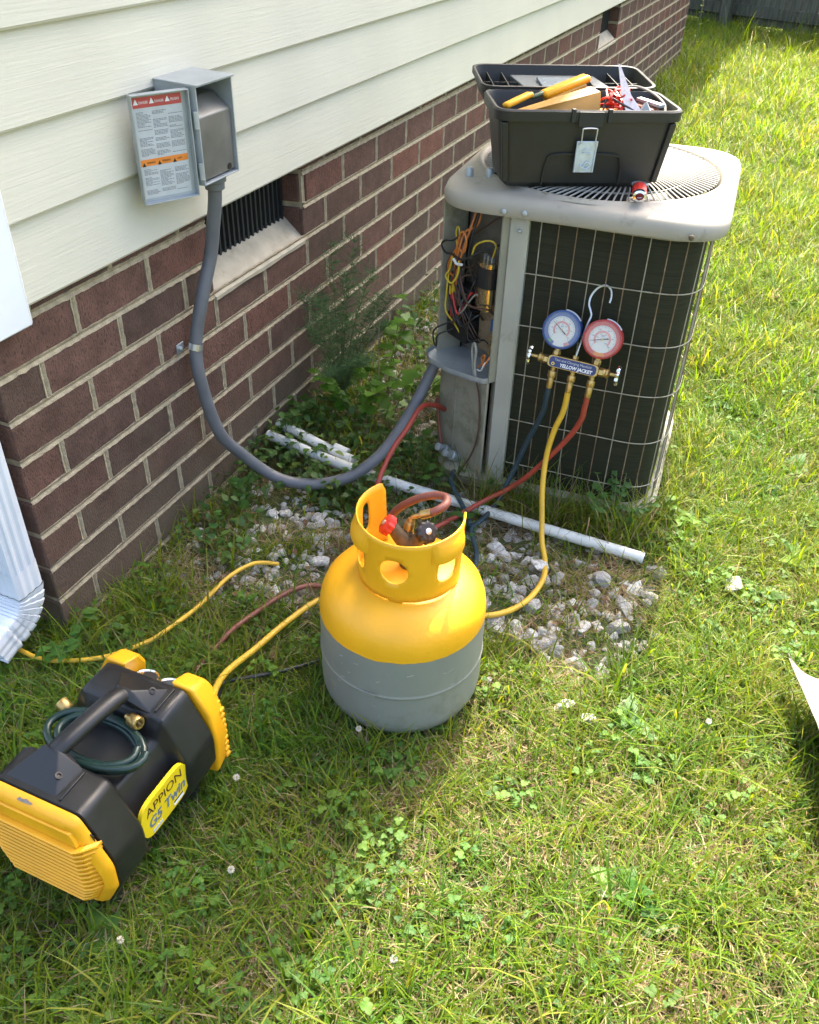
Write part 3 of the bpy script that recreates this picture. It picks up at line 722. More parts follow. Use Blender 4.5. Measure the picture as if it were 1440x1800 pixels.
mb = MB(); pts = [(-.078, -.0715, .008), (-.074, -.0765, .050), (-.055, -.0785, .066), (.055, -.0785, .066), (.074, -.0765, .050), (.078, -.0715, .008)]
mb.tube(spline(pts, 5), .0022, 6); mb.build('moulded_arch', M['toolpl'], TB)
for x in (-.035, .035): MB().box(x - .004, x + .004, -hy1 - .0125, -hy1 - .003, .128, .152).build('rim_notch', M['toolpl'], TB, bevel=.001)
# latch: bail wire and stamped plate
lt = MB().add([(-.021, -.0905, .094), (.021, -.0905, .094), (.018, -.085, .034), (-.020, -.085, .034), (-.021, -.0865, .094), (.021, -.0865, .094), (.018, -.080, .034), (-.020, -.080, .034)],
              [(0, 1, 2, 3), (4, 5, 6, 7), (0, 1, 5, 4), (2, 3, 7, 6), (1, 2, 6, 5), (0, 3, 7, 4)]).build('latch', M['latch'], TB, bevel=.0015)
mb = MB()
for x in (-.020, .018): mb.tube([(x, -.0905, .093), (x * .94, -.0885, .036)], .0016, 6)
for z in (.078, .072): mb.tube([(-.008, -.0900, z), (.009, -.0900, z)], .0012, 6)
mb.tube(spline([(-.010, -.0895, .050), (-.004, -.0890, .045), (.002, -.0898, .055), (.010, -.0893, .050), (.003, -.0890, .042), (-.006, -.0888, .046)], 4), .0012, 6)
mb.build('latch_embossing', M['latch'], lt)
mb = MB(); mb.tube(spline([(-.019, -.0915, .086), (-.014, -.0935, .094), (-.014, -.0955, .113), (-.012, -.0955, .118), (.012, -.0955, .118), (.014, -.0955, .113), (.014, -.0935, .094), (.019, -.0915, .086)], 4), .0013, 6)
mb.build('latch_bail', M['steel'], TB)
MB().box(-.024, .024, -.0945, -.090, .120, .147).build('latch_catch', M['toolpl'], TB, bevel=.001)
# lid swung right over behind the box
LD = Matrix.Translation((0, hy1 + .010, .148)) @ Matrix.Rotation(R(3), 4, 'X')
lid = MB()
def lsec(hx, hy, r, z): return [LD @ Vector((p.x, p.y + hy1 + .004, z)) for p in rpoly([(-hx, -hy), (hx, -hy), (hx, hy), (-hx, hy)], r, 6)]
lid.loft([lsec(.160, .066, .03, -.040), lsec(.170, .078, .034, -.034), lsec(.181, .089, .036, -.006), lsec(.184, .092, .036, -.004), lsec(.184, .092, .036, .006), lsec(.181, .089, .034, .007),
          lsec(.178, .086, .032, .006), lsec(.168, .076, .03, -.030)])
lo = lid.build('lid', M['toolpl'], TB, ang=35)
for x in (-.150, -.118, .118, .150):
    MB().box(x - .001, x + .001, .012, .162, -.030, -.006, LD).build('lid_rib', M['toolpl'], lo)
for x0, x1 in ((-.165, -.085), (.085, .165)): MB().box(x0, x1, .086, .088, -.030, -.008, LD).build('lid_rib', M['toolpl'], lo)
MB().add([LD @ Vector(v) for v in ((-.100, .155, -.010), (.085, .155, -.010), (.098, .012, -.004), (-.085, .012, -.004), (-.100, .155, -.028), (.085, .155, -.028), (.098, .012, -.028), (-.085, .012, -.028))],
         [(0, 1, 2, 3), (4, 5, 6, 7), (0, 1, 5, 4), (2, 3, 7, 6), (1, 2, 6, 5), (0, 3, 7, 4)]).build('lid_compartment', M['greypl'], lo, bevel=.002)
MB().box(-.052, .030, .02, .10, -.007, -.0005, LD).build('compartment_window', pmat('blue_grey_window', (.13, .16, .19), .25), lo, bevel=.001)
MB().box(.052, .056, .02, .12, -.006, .003, LD).build('lid_clip', M['toolpl'], lo)
for x in (-.125, .02, .125): MB().lathe([(.004, -.016), (.004, .016)], 10, Matrix.Translation((x, hy1 + .012, .147)) @ Matrix.Rotation(R(90), 4, 'Y')).build('hinge', M['toolpl'], TB)
# things lying in the toolbox
def tthing(name, label, cat): return thing(name, label, cat, TC, TA)
a = tthing('wire_stripper', 'short yellow tool handle at the left end of the toolbox', 'hand tool')
def bar(p, q, w, h, parent, name, mt, bev=.004):
    p, q = Vector(p), Vector(q); d = (q - p); fm = frame(p, d, (0, 1, 0) if abs(d.normalized().y) < .8 else (1, 0, 0))
    return MB().box(0, d.length, -w / 2, w / 2, -h / 2, h / 2, fm).build(name, mt, parent, bevel=bev)
bar((-.156, -.030, .142), (-.100, .004, .158), .020, .010, a, 'handle', M['yellowpl']); bar((-.100, .006, .150), (-.068, .020, .158), .012, .008, a, 'jaw', pmat('green_grip', (.05, .09, .04), .5))
a = tthing('multimeter', 'yellow cased meter lying highest across the toolbox', 'multimeter')
bar((-.075, .015, .153), (.018, .040, .182), .034, .014, a, 'case', M['yellowpl'], .006); bar((-.068, .012, .144), (.010, .034, .170), .030, .010, a, 'case_back', pmat('dirty_ochre_case', (.45, .24, .03), .5), .004)
a = tthing('clamp_meter', 'long orange clamp meter body resting diagonally at the toolbox front', 'meter')
hull('body', [(-.140, -.066, .136), (-.138, -.040, .138), (-.060, -.070, .140), (.022, -.068, .140), (.024, -.030, .142), (.020, -.060, .176), (.008, -.030, .180), (-.02, -.055, .170), (-.06, -.03, .152)], pmat('ochre_orange_plastic', (.52, .25, .05), .5, var=.08), a, .005)
a = tthing('test_leads', 'tangled red test lead wires in the middle of the toolbox', 'wire')
for k in range(5):
    rr = random.Random(k); pts = [(.012 + rr.uniform(0, .02), rr.uniform(-.02, .03), .135)]
    for q in range(7): pts.append((.035 + .05 * rr.random() + .01 * q * .3, rr.uniform(-.05, .04), .130 + .038 * rr.random()))
    MB().tube(spline(pts, 7), .0021, 6).build('lead', M['w_re'], a, fix=False)
MB().tube(spline([(.03, -.05, .13), (.045, -.03, .158), (.07, -.04, .15), (.095, -.05, .14)], 6), .0022, 6).build('lead', M['w_bk'], a, fix=False)
a = tthing('orange_tape_roll', 'orange plastic roll under the red leads in the toolbox', 'tape'); MB().lathe([(.028, 0), (.030, .002), (.030, .016), (.028, .018), (.014, .018), (.014, 0)], 28, Matrix.Translation((.050, -.045, .120)), cap=False).build('roll', M['orange'], a)
a = tthing('paper_tag', 'white printed paper slip standing upright in the toolbox', 'paper')
tagm = pmat('pinkish_printed_paper', (.78, .72, .74), .6, var=.12, vscale=220)
MB().add([(.062, -.004, .215), (.066, -.006, .213), (.088, -.035, .165), (.110, -.058, .138), (.078, -.050, .138), (.070, -.028, .165), (.0622, -.003, .2148), (.0662, -.005, .2128), (.0882, -.034, .1648), (.1102, -.057, .1378), (.0782, -.049, .1378), (.0702, -.027, .1648)],
         [(0, 1, 2, 5), (5, 2, 3, 4), (6, 7, 8, 11), (11, 8, 9, 10)]).build('slip', tagm, a, fix=False)
a = tthing('black_cable_loop', 'grey black cable arched over the right end of the toolbox', 'cable')
MB().tube(spline([(.060, .030, .140), (.085, .045, .158), (.115, .045, .166), (.145, .020, .160), (.160, -.020, .148), (.158, -.045, .135)], 7), .0024, 7).build('loop', M['w_gr'], a, fix=False)
a = tthing('steel_putty_knife', 'grey metal blade poking up at the right end of the toolbox', 'hand tool')
bar((.118, .010, .150), (.150, -.045, .148), .014, .006, a, 'blade', M['galv'], .001); bar((.112, .005, .138), (.14, -.04, .136), .02, .012, a, 'grip', pmat('red_wood_grip', (.28, .07, .04), .5), .003)
a = tthing('small_pliers', 'small grey pliers tip beside the paper slip in the toolbox', 'hand tool')
hull('tip', [(.100, -.062, .135), (.125, -.066, .135), (.112, -.060, .160), (.106, -.050, .150), (.128, -.050, .14)], M['galv'], a, .001)

# red handled nut driver on the cap
k_ = thing('red_socket_wrench', 'short red-handled steel socket tool on the condenser cap edge before the toolbox', 'hand tool', (.820, .893, .742), R(102)); k_.scale = (1.4, 1.4, 1.15)
MB().lathe([(.009, 0), (.0105, .004), (.0105, .030), (.009, .034)], 10, zto((-1, 0, 0), (.017, 0, .0))).build('handle', M['w_re'], k_, bevel=.001)
MB().lathe([(.006, 0), (.0095, .001), (.0095, .010), (.006, .011), (.005, .004)], 12, zto((-1, 0, 0), (-.017, 0, .0)), cap=False).build('socket', M['chrome'], k_)
MB().tube([(.030, .010, .0), (.026, -.012, .002)], .003, 8).build('ratchet_lever', M['steel'], k_)
MB().lathe([(.010, -.003), (.010, .004)], 12, zto((0, 0, 1), (.025, 0, 0))).build('collar', M['steel'], k_)

# ================================================================ disconnect box on the siding
DB = thing('disconnect_box', 'grey steel electrical disconnect box with its door swung open on the siding', 'electrical box', (0, 0, 0))
bx0, bx1, by0, by1, bz0, bz1 = .022, .108, .470, .584, .758, .928
mb = MB(); t = .003
mb.box(bx0, bx0 + t, by0, by1, bz0, bz1); mb.box(bx0 + t, bx1, by0, by0 + t, bz0, bz1); mb.box(bx0 + t, bx1, by1 - t, by1, bz0, bz1)
mb.box(bx0 + t, bx1, by0 + t, by1 - t, bz0, bz0 + t)
mb.add([(bx0, by0 - .002, bz1), (bx1 + .004, by0 - .002, bz1 - .004), (bx1 + .004, by1 + .002, bz1 - .004), (bx0, by1 + .002, bz1), (bx0, by0 - .002, bz1 + .003), (bx1 + .005, by0 - .002, bz1), (bx1 + .005, by1 + .002, bz1), (bx0, by1 + .002, bz1 + .003)],
       [(0, 1, 2, 3), (4, 5, 6, 7), (0, 1, 5, 4), (2, 3, 7, 6), (1, 2, 6, 5), (0, 3, 7, 4)])
mb.build('enclosure', M['galv'], DB, sm=False, bevel=.0008)
hull('inner_cover', [(.102, .4745, .764), (.102, .5795, .764), (.102, .4745, .872), (.102, .5795, .872), (.070, .4745, .898), (.070, .5795, .898), (.03, .4745, .764), (.03, .5795, .764), (.03, .4745, .898), (.03, .5795, .898)],
     pmat('scratched_inner_plate', (.19, .185, .165), .42, metal=.45, var=.2, vscale=16, dirt=(.42, .42, .42), dscale=9, dthr=.64), DB, .003)
MB().box(.0250, .0275, .500, .560, .9085, .910).build('cover_slot', M['steel'], DB)
MB().lathe([(.006, 0), (.006, .0015)], 16, zto((1, 0, 0), (.1022, .560, .772))).build('knockout', M['black'], DB)
# hinges
for z in (.785, .872): MB().lathe([(.0045, -.014), (.0045, .014)], 10, Matrix.Translation((bx1 - .002, by0 - .004, z))).build('hinge', M['galv'], DB)
# open door: a shallow tray facing the viewer
dx, dy = .052, .366                                           # free edge
hx_, hy_ = .100, .462                                         # hinge edge
dvec = Vector((dx - hx_, dy - hy_, 0)); DW = dvec.length
DM = frame((hx_, hy_, .743), -dvec, (0, 0, 1)); DM = Matrix.Translation(dvec) @ DM   # x from the free edge to the hinge, y up, z outward
if (DM.to_3x3() @ Vector((0, 0, 1))).x < 0: DM = DM @ Matrix.Diagonal((1, 1, -1, 1))
DH = .180
dr = MB(); dr.box(0, DW, 0, DH, -.014, -.012, DM)
dr.box(0, .002, 0, DH, -.012, .0, DM); dr.box(DW - .002, DW, 0, DH, -.012, .0, DM); dr.box(.002, DW - .002, 0, .002, -.012, .0, DM); dr.box(.002, DW - .002, DH - .002, DH, -.012, 0, DM)
do = dr.build('door', M['galv'], DB, sm=False, bevel=.0006)
MB().box(.005, DW - .010, .008, DH - .006, -.0119, -.0115, DM).build('warning_label', M['paper'], do, sm=False)
MB().box(.0052, DW - .0102, DH - .023, DH - .0062, -.0114, -.0111, DM).build('red_band', M['pink'], do, sm=False)
MB().box(.0052, DW - .0102, .063, .074, -.0114, -.0111, DM).build('orange_band', M['orprint'], do, sm=False)
LW = DW - .020
def dtext(s, x, y, size, mt, align='LEFT', sx=1.0):
    return text_mesh('lettering', s, size, mt, DM @ Matrix.Translation((x, y, -.0109)), do, .00005, align, sx=sx)
for q in range(3):
    dtext(['DANGER', 'DANGER', 'PELIGRO'][q], .018 + q * LW * .335, DH - .015, .0060, M['white'], sx=.70)
    dtext(['WARNING', 'WARNING', 'AVISO'][q], .018 + q * LW * .335, .068, .0048, M['black'], sx=.70)
    for (y0_, s0) in ((DH - .013, .0045), (.066, .0035)):
        mb = MB(); x_ = .0125 + q * LW * .335; mb.add([DM @ Vector((x_ - s0, y0_ - s0, -.0108)), DM @ Vector((x_ + s0, y0_ - s0, -.0108)), DM @ Vector((x_, y0_ + s0, -.0108))], [(0, 1, 2)]); mb.build('warning_triangle', M['white'] if y0_ > .1 else M['black'], do, fix=False)
ink = MB(); rr = random.Random(3)
for q in range(3):                                            # small print, too fine to read: lines broken into words
    x0_ = .011 + q * (LW * .335); y_ = DH - .030
    while y_ > .014:
        if .058 < y_ < .078: y_ -= .003; continue
        if rr.random() < .17: y_ -= .0035; continue
        xe_ = x0_ + LW * .30 * rr.choice((1, 1, .95, .8, .5)); x_ = x0_
        while x_ < xe_:
            w_ = rr.uniform(.002, .006); w_ = min(w_, xe_ - x_); ink.box(x_, x_ + w_, y_ - .0004, y_ + .0005, -.01148, -.0113, DM); x_ += w_ + .0009
        y_ -= .0021
ink.build('small_print', M['ink'], do, sm=False, fix=False)['kind'] = 'stuff'
mb = MB(); mb.lathe([(.010, -.0015), (.0125, 0), (.010, .0015), (.0075, 0), (.010, -.0015)], 18, zto((1, .5, .1), (.085, .602, .776)), cap=False); mb.build('lock_eye', M['galv_dark'], DB)
MB().box(.080, .088, .584, .592, .772, .780).build('eye_tab', M['galv_dark'], DB)
MB().lathe([(.021, 0), (.023, -.003), (.023, -.016), (.019, -.018), (.019, -.030), (.016, -.032)], 20, Matrix.Translation((.070, .552, bz0)), cap=False).build('conduit_connector', M['conduit'], DB)

cdt = thing('liquid_tight_conduit', 'thick grey flexible conduit looping from the disconnect box to the condenser', 'conduit')
cp = [(.070, .552, .735), (.066, .552, .700), (.058, .548, .650), (.048, .543, .592), (.038, .515, .517), (.026, .487, .413), (.035, .479, .324), (.050, .500, .200), (.075, .545, .120), (.118, .577, .062), (.162, .591, .042), (.205, .611, .034), (.255, .635, .038), (.302, .663, .056), (.341, .709, .086), (.362, .760, .118), (.376, .812, .155), (.392, .859, .205), (.405, .885, .250), (.418, .905, .292)]
MB().tube(spline(cp, 8), .0138, 16).build('jacket', M['conduit'], cdt)
cl = thing('conduit_clamp', 'small galvanised strap holding the conduit to the brick', 'clamp', (0, 0, 0))
mb = MB(); mb.lathe([(.0155, -.007), (.0155, .007)], 24, zto((.10, .28, 1), (.026, .487, .413)), cap=False); mb.build('strap', M['steel'], cl, fix=False)
MB().box(.0015, .004, .452, .476, .404, .424).build('tab', M['steel'], cl, bevel=.0005); MB().lathe([(.005, 0), (.005, .004), (.002, .006)], 8, zto((1, 0, 0), (.004, .462, .414))).build('screw', M['galv'], cl)

# ================================================================ gauge manifold hanging on the wire guard
GM = thing('gauge_manifold', 'brass refrigerant gauge manifold with blue and red dials hooked on the condenser guard', 'gauge set', (0, 0, 0))
gn = Vector((.02, -.93, .36)).normalized()                    # dial normal
gx = Vector((1, .03, -.045)).normalized(); gy = gn.cross(gx).normalized(); gx = gy.cross(gn)
GB = Vector((.769, .758, .413))
G = Matrix((gx, gy, gn)).transposed().to_4x4(); G.translation = GB          # local: x right, y up, z toward viewer
def gb(mb, *a): return mb.box(*a, G)
body = MB(); body.loft([[G @ Vector((p.x, p.y, z)) for p in rpoly([(-.054, -.0125), (.054, -.0125), (.054, .0125), (-.054, .0125)], .010, 5)] for z in (-.022, .0)]).build('block', M['brass'], GM, bevel=.001)
MB().loft([[G @ Vector((p.x, p.y, z)) for p in rpoly([(-.050, -.0105), (.050, -.0105), (.050, .0105), (-.050, .0105)], .0095, 5)] for z in (.0003, .0012)]).build('name_plate', M['navy'], GM)
text_mesh('lettering', 'YELLOW JACKET', .0098, M['white'], G @ Matrix.Translation((.008, -.0050, .0014)), GM, .0001, shear=.15, sx=.92, bold=.0003)
text_mesh('lettering', 'Test and Charging Manifold', .0072, M['paper'], G @ Matrix.Translation((.0, .0048, .0014)), GM, .0001, sx=.98)
mb = MB(); mb.add(*ring(.0018, .0036, .0016, 8, G @ Matrix.Translation((-.041, -.0045, 0)))); mb.build('emblem', M['ylabel'], GM, fix=False)
def hexnut(mb, r, z0, z1, mtx, n=6): mb.lathe([(r * .94, z0), (r, z0 + .001), (r, z1 - .001), (r * .94, z1)], n, mtx)
for sx, colr, cold, cx in ((-1, M['blue'], M['dialblue'], -.0405), (1, M['red'], M['dialred'], .0455)):
    D = G @ Matrix.Translation((cx, .066, .004))
    gd = MB().lathe([(.036, -.040), (.0395, -.036), (.0400, -.004), (.0395, .0), (.0365, .001), (.0365, -.003)], 44, D, cap=False).build('blue_gauge' if sx < 0 else 'red_gauge', colr, GM)
    if sx < 0: gd['label'] = 'blue low pressure gauge'
    else: gd['label'] = 'red high pressure gauge'
    def disc(r0, r1, z, mt, name, a0=0, a1=2 * math.pi):
        mb = MB(); mb.add(*ring(r0, r1, z, 48, D, a0, a1)); mb.build(name, mt, gd, fix=False)
    disc(.0001, .0365, -.0040, cold, 'dial_face')
    disc(.0001, .0278, -.0037, M['dialwhite'], 'dial_scale')
    disc(.0135, .0178, -.0034, M['dialpink'], 'dial_band', R(-40), R(220)); disc(.0275, .0345, -.0036, M['dialwhite'] if sx < 0 else M['orange'], 'dial_sector', R(250), R(292))
    if sx < 0: disc(.0275, .0345, -.0035, M['dialpink'], 'dial_sector', R(293), R(312)); disc(.0275, .0345, -.0035, pmat('dial_green', (.08, .26, .10), .5), 'dial_sector', R(228), R(240))
    mb = MB()
    for q in range(41):
        a = R(-45 + 270 * q / 40); r0 = .0246 if q % 5 else .0230
        mb.box(r0, .0272, -.00022, .00022, -.0035, -.0033, D @ Matrix.Rotation(a, 4, 'Z'))
    mb.build('tick_marks', M['black'], gd, sm=False, fix=False)
    for q in range(7 if sx < 0 else 6):
        a = R(220 - 260 * q / (6 if sx < 0 else 5)); s_ = [str(v) for v in ((0, 20, 40, 60, 80, 100, 120) if sx < 0 else (0, 100, 200, 300, 400, 500))][q]
        text_mesh('numeral', s_, .0034, M['black'], D @ Matrix.Translation((.0205 * math.cos(a), .0205 * math.sin(a), -.0033)), gd, .00005)
        text_mesh('numeral', s_, .0028, M['black'], D @ Matrix.Translation((.0108 * math.cos(a), .0108 * math.sin(a), -.0033)), gd, .00005)
    text_mesh('lettering', 'psi', .0058, M['dialblue'], D @ Matrix.Translation((0, .0075, -.0033)), gd, .00005)
    a = R(145) if sx < 0 else R(197)
    mb = MB(); Rm = D @ Matrix.Rotation(a, 4, 'Z'); mb.add([Rm @ Vector(v) for v in ((-.013, -.0013, -.0018), (-.013, .0013, -.0018), (.0245, .0003, -.0018), (.0245, -.0003, -.0018))], [(0, 1, 2, 3)]); mb.build('needle', M['black'], gd, fix=False)
    MB().lathe([(.0022, -.003), (.0022, -.001), (.001, -.0005)], 12, D).build('needle_hub', M['brass'], gd)
    MB().lathe([(.0001, .0030), (.020, .0026), (.034, .0012), (.0385, -.001)], 44, D, cap=False).build('dial_cover', M['glass'], gd)
    MB().tube([D @ Vector((.0395 * math.cos(R(x_)), .0395 * math.sin(R(x_)), -.016)) for x_ in range(38, 98, 5)], .0028, 6, flat=1).build('rim_label', M['paper'], gd)
    mb = MB(); hexnut(mb, .0085, 0, .010, G @ zto((0, 1, 0), (cx, .0125, -.010))); mb.lathe([(.0065, .010), (.0065, .022)], 12, G @ zto((0, 1, 0), (cx, .0125, -.010))); mb.build('gauge_stem', M['brass'], GM)
    # valve stem and handwheel
    X = G @ zto((sx, .02, 0), (sx * .054, -.0, -.011)); mb = MB(); hexnut(mb, .0095, 0, .010, X); mb.lathe([(.0095, .010), (.0085, .014), (.0105, .016), (.0105, .020), (.004, .024), (.0035, .040)], 14, X); mb.build('valve_stem', M['brass'], GM)
    mb = MB(); rr = []
    nwh = 56
    for (r_, z_) in ((.006, .037), (.012, .038), (.019, .0365), (.0205, .040), (.019, .0435), (.012, .042), (.006, .043)):
        rr.append([X @ Vector(((r_ + (.0016 * math.cos(9 * 2 * math.pi * j / nwh) if r_ > .015 else 0)) * math.cos(2 * math.pi * j / nwh), (r_ + (.0016 * math.cos(9 * 2 * math.pi * j / nwh) if r_ > .015 else 0)) * math.sin(2 * math.pi * j / nwh), z_)) for j in range(nwh)])
    mb.loft(rr); mb.build('handwheel', M['chrome'], GM)
mb = MB(); hexnut(mb, .0065, 0, .008, G @ zto((0, 1, 0), (.0, .0125, -.011))); mb.build('hook_nut', M['brass'], GM)
HK = [G @ Vector(v) for v in ((.0, .018, -.011), (.003, .050, -.011), (.006, .085, -.013), (.009, .105, -.016), (.005, .115, -.018), (-.002, .128, -.020), (-.0015, .146, -.022), (.008, .163, -.024), (.022, .170, -.026), (.033, .163, -.030), (.037, .150, -.032), (.0365, .138, -.032))]
MB().tube(spline(HK, 6), .0022, 8).build('hook', M['steel'], GM)
PORT = []
for k, cx in enumerate((-.040, .002, .044)):
    X = G @ zto((0, -1, -.12), (cx, -.0125, -.011)); mb = MB(); mb.lathe([(.0055, 0), (.0055, .008)], 12, X); hexnut(mb, .0088, .008, .022, X, 14); mb.lathe([(.0062, .022), (.0070, .026), (.0066, .044), (.0058, .046)], 12, X); mb.build('hose_fitting', M['brass'], GM)
    PORT.append(X @ Vector((0, 0, .044)))
def hose(name, label, cat, pts, r, mt, n=10):
    o = MB().tube(spline(pts, 9), r, n).build(name, mt); return tag(o, label, cat)
p0, p1, p2 = PORT
hose('blue_hose', 'blue refrigerant hose hanging from the blue gauge side down to the gravel', 'hose', [p0, p0 + Vector((-.003, .002, -.03)), (.720, .762, .292), (.706, .770, .245), (.688, .775, .190), (.664, .765, .100), (.646, .730, .040), (.632, .680, .022), (.620, .635, .022), (.634, .605, .020), (.66, .560, .014), (.672, .50, .008), (.66, .44, 0)], .0058, M['hose_b'])
hose('blue_hose', 'short blue hose end looping from the service valves toward the tank', 'hose', [(.50, .835, .025), (.510, .790, .040), (.522, .752, .045), (.560, .705, .042), (.590, .670, .038), (.618, .628, .036)], .0058, M['hose_b'])
hose('yellow_hose', 'yellow refrigerant hose from the manifold centre port curving over the gravel to the recovery machine', 'hose',
     [p1, p1 + Vector((-.004, 0, -.05)), (.752, .752, .255), (.745, .742, .190), (.752, .715, .125), (.766, .688, .070), (.782, .650, .030), (.806, .600, .014), (.818, .542, .011), (.806, .465, .011), (.768, .405, .011), (.70, .365, .011), (.60, .340, .011), (.50, .320, .012), (.425, .285, .018), (.395, .200, .022), (.378, .095, .028), (.374, .0, .050), (.400, -.075, .075), (.430, -.125, .080)], .0062, M['hose_y'])
hose('red_hose', 'red refrigerant hose from the red gauge side sweeping left over the white pipe', 'hose', [p2, p2 + Vector((-.002, 0, -.030)), (.805, .754, .292), (.780, .755, .235), (.715, .745, .135), (.665, .738, .078), (.622, .714, .050), (.580, .650, .034), (.540, .590, .024), (.500, .540, .015), (.47, .51, .006)], .0060, M['hose_r'])
hose('red_hose', 'red hose hanging from behind the grey conduit down behind the yellow tank', 'hose', [(.440, .900, .150), (.432, .860, .180), (.416, .805, .200), (.407, .741, .172), (.394, .690, .140), (.392, .624, .100), (.400, .577, .060), (.43, .52, .020), (.50, .44, .010)], .0062, M['hose_r'])
hose('thin_red_hose', 'thin brown red hose stub dropping under the conduit to the stones', 'hose', [(.418, .905, .176), (.428, .895, .120), (.445, .880, .060), (.470, .860, .010)], .0045, M['hose_br'])
hose('brown_hose', 'dull brown red hose half buried in the grass left of the tank', 'hose', [(.285, -.02, -.004), (.292, .022, .004), (.301, .115, .016), (.320, .190, .018), (.344, .262, .018), (.372, .308, .014), (.40, .34, -.004)], .0055, M['hose_br'])
hose('extension_cord', 'yellow extension cord snaking through the grass past the downspout', 'cord', [(-.20, -.10, .022), (-.088, -.084, .030), (-.019, -.097, .028), (.045, -.093, .026), (.127, -.047, .026), (.180, .020, .028), (.197, .072, .028), (.208, .152, .022), (.217, .243, .028), (.233, .308, .022), (.253, .338, .012), (.27, .36, -.004)], .0046, M['hose_y'])
hose('black_cable', 'thin black cable in the grass between machine and tank', 'cable', [(.40, -.12, .030), (.375, -.03, .020), (.363, .008, .012), (.408, .045, .014), (.449, .080, .014), (.477, .117, .008), (.50, .15, .004)], .0040, M['cable'])

# ================================================================ refrigerant recovery tank
TK = thing('recovery_tank', 'grey recovery tank with yellow shoulder and yellow cut-out collar', 'gas cylinder', (.654, .160, -.004)); TK.scale = (1, 1, 1.08)
NS = 64
prof = [(.100, -.002), (.104, .002), (.122, .006), (.136, .018), (.1445, .036), (.1457, .046), (.146, .054), (.146, .070), (.146, .098), (.146, .106), (.1461, .1085), (.1473, .1100), (.1477, .1115), (.1473, .1130), (.1461, .1145), (.146, .117), (.146, .125), (.1458, .160), (.1455, .190)]
MB().lathe(prof, NS).build('body', M['tankgrey'], TK, ang=50)
ysh = [(.1459, .1895), (.1455, .200), (.1435, .214), (.137, .231), (.124, .246), (.104, .257), (.078, .264), (.045, .268), (.001, .2685)]
_s = MB().lathe(ysh, 128, cap=False)
for i in range(128): x_, y_, z_ = _s.v[i]; _s.v[i] = (x_, y_, z_ + .0022 * noise.noise(Vector((i * .22, 1, 1))) + .0010 * noise.noise(Vector((i * .9, 5, 1))))
_s.build('shoulder', M['yellow'], TK, ang=60)
MB().box(-.012, .016, -.1492, -.1474, .1095, .1165).build('weld_start', M['tankgrey'], TK, bevel=.002)
rs_ = random.Random(4); mb = MB()
for q in range(26):
    a_ = rs_.uniform(-2.6, -.4); z_ = rs_.uniform(.02, .18); l_ = rs_.uniform(.002, .012); t_ = rs_.uniform(-.5, .5); w_ = rs_.uniform(.0003, .0009)
    P_ = []
    for k_ in range(4):
        aa = a_ + (k_ - 1.5) * l_ / .146 / 3; zz = z_ + (k_ - 1.5) * l_ * t_ / 3
        rr_ = .1462 + .0001
        P_ += [(rr_ * math.cos(aa), rr_ * math.sin(aa), zz - w_), (rr_ * math.cos(aa), rr_ * math.sin(aa), zz + w_)]
    mb.add(P_, [(2 * k_, 2 * k_ + 2, 2 * k_ + 3, 2 * k_ + 1) for k_ in range(3)])
sc_o = mb.build('scratches', pmat('bare_metal_scratch', (.42, .41, .37), .5), TK, fix=False); sc_o['kind'] = 'stuff'
# collar: a strip with holes, bent round the axis (front = -y, slightly left)
CR = .0855; A0, A1 = R(-140), R(112); cx_, cy_ = .008, .003
def zb(th): return .262 - .0
def ztop(th):
    d = math.degrees(th); e = 0
    if d > 96: e = -.028 * ((d - 96) / 28) ** 2 * 0
    return .378
def chole(c, z, rx, rz, n=22, sq=1): 
    out = []
    for i in range(n):
        a = 2 * math.pi * i / n; ca, sa = math.cos(a), math.sin(a)
        out.append((c + rx * math.copysign(abs(ca) ** sq, ca), z + rz * math.copysign(abs(sa) ** sq, sa)))
    return out
outl = []
nb = 70
for i in range(nb + 1):
    t = A0 + (A1 - A0) * i / nb; d = abs(math.degrees(t)) % 40
    z_ = .258 if (abs(math.degrees(t) - 0) < 7 or abs(math.degrees(t) - 85) < 7 or abs(math.degrees(t) + 80) < 7) else .2655
    outl.append((t * CR, z_))
zs = [.29, .31, .33, .35, .365]
for z_ in zs: outl.append((A1 * CR - .0 - (z_ - .262) * .04, z_))
outl.append((A1 * CR - .010, .376))
for i in range(nb + 1):
    t = A1 - (A1 - A0) * i / nb
    if t * CR > A1 * CR - .016 or t * CR < A0 * CR + .016: continue
    dd = math.degrees(t); dip = .006 * math.exp(-(dd / 70) ** 2)
    outl.append((t * CR, .380 - dip))
outl.append((A0 * CR + .010, .378))
for z_ in zs[::-1]: outl.append((A0 * CR + (z_ - .262) * .04, z_))
holes = [chole(R(-4) * CR, .322, .0235, .0225, 30), chole(R(58) * CR, .317, .021, .023, 30, sq=.65), chole(R(-58) * CR, .317, .021, .023, 30, sq=.65), chole(R(-106) * CR, .334, .011, .026, sq=.7)]
vs2 = [Vector(p) for p in outl]; edges = [(i, (i + 1) % len(outl)) for i in range(len(outl))]
for h in holes:
    n0 = len(vs2); vs2 += [Vector(p) for p in h]; edges += [(n0 + i, n0 + (i + 1) % len(h)) for i in range(len(h))]
def inpoly(p, poly):
    c = False; j = len(poly) - 1
    for i in range(len(poly)):
        if (poly[i][1] > p[1]) != (poly[j][1] > p[1]) and p[0] < (poly[j][0] - poly[i][0]) * (p[1] - poly[i][1]) / (poly[j][1] - poly[i][1]) + poly[i][0]: c = not c
        j = i
    return c
u_ = A0 * CR + .004
while u_ < A1 * CR:
    for z_ in (.275, .288, .301, .314, .327, .340, .353, .366):
        if inpoly((u_, z_), outl) and not any(inpoly((u_, z_), h) for h in holes): vs2.append(Vector((u_, z_)))
    u_ += .008
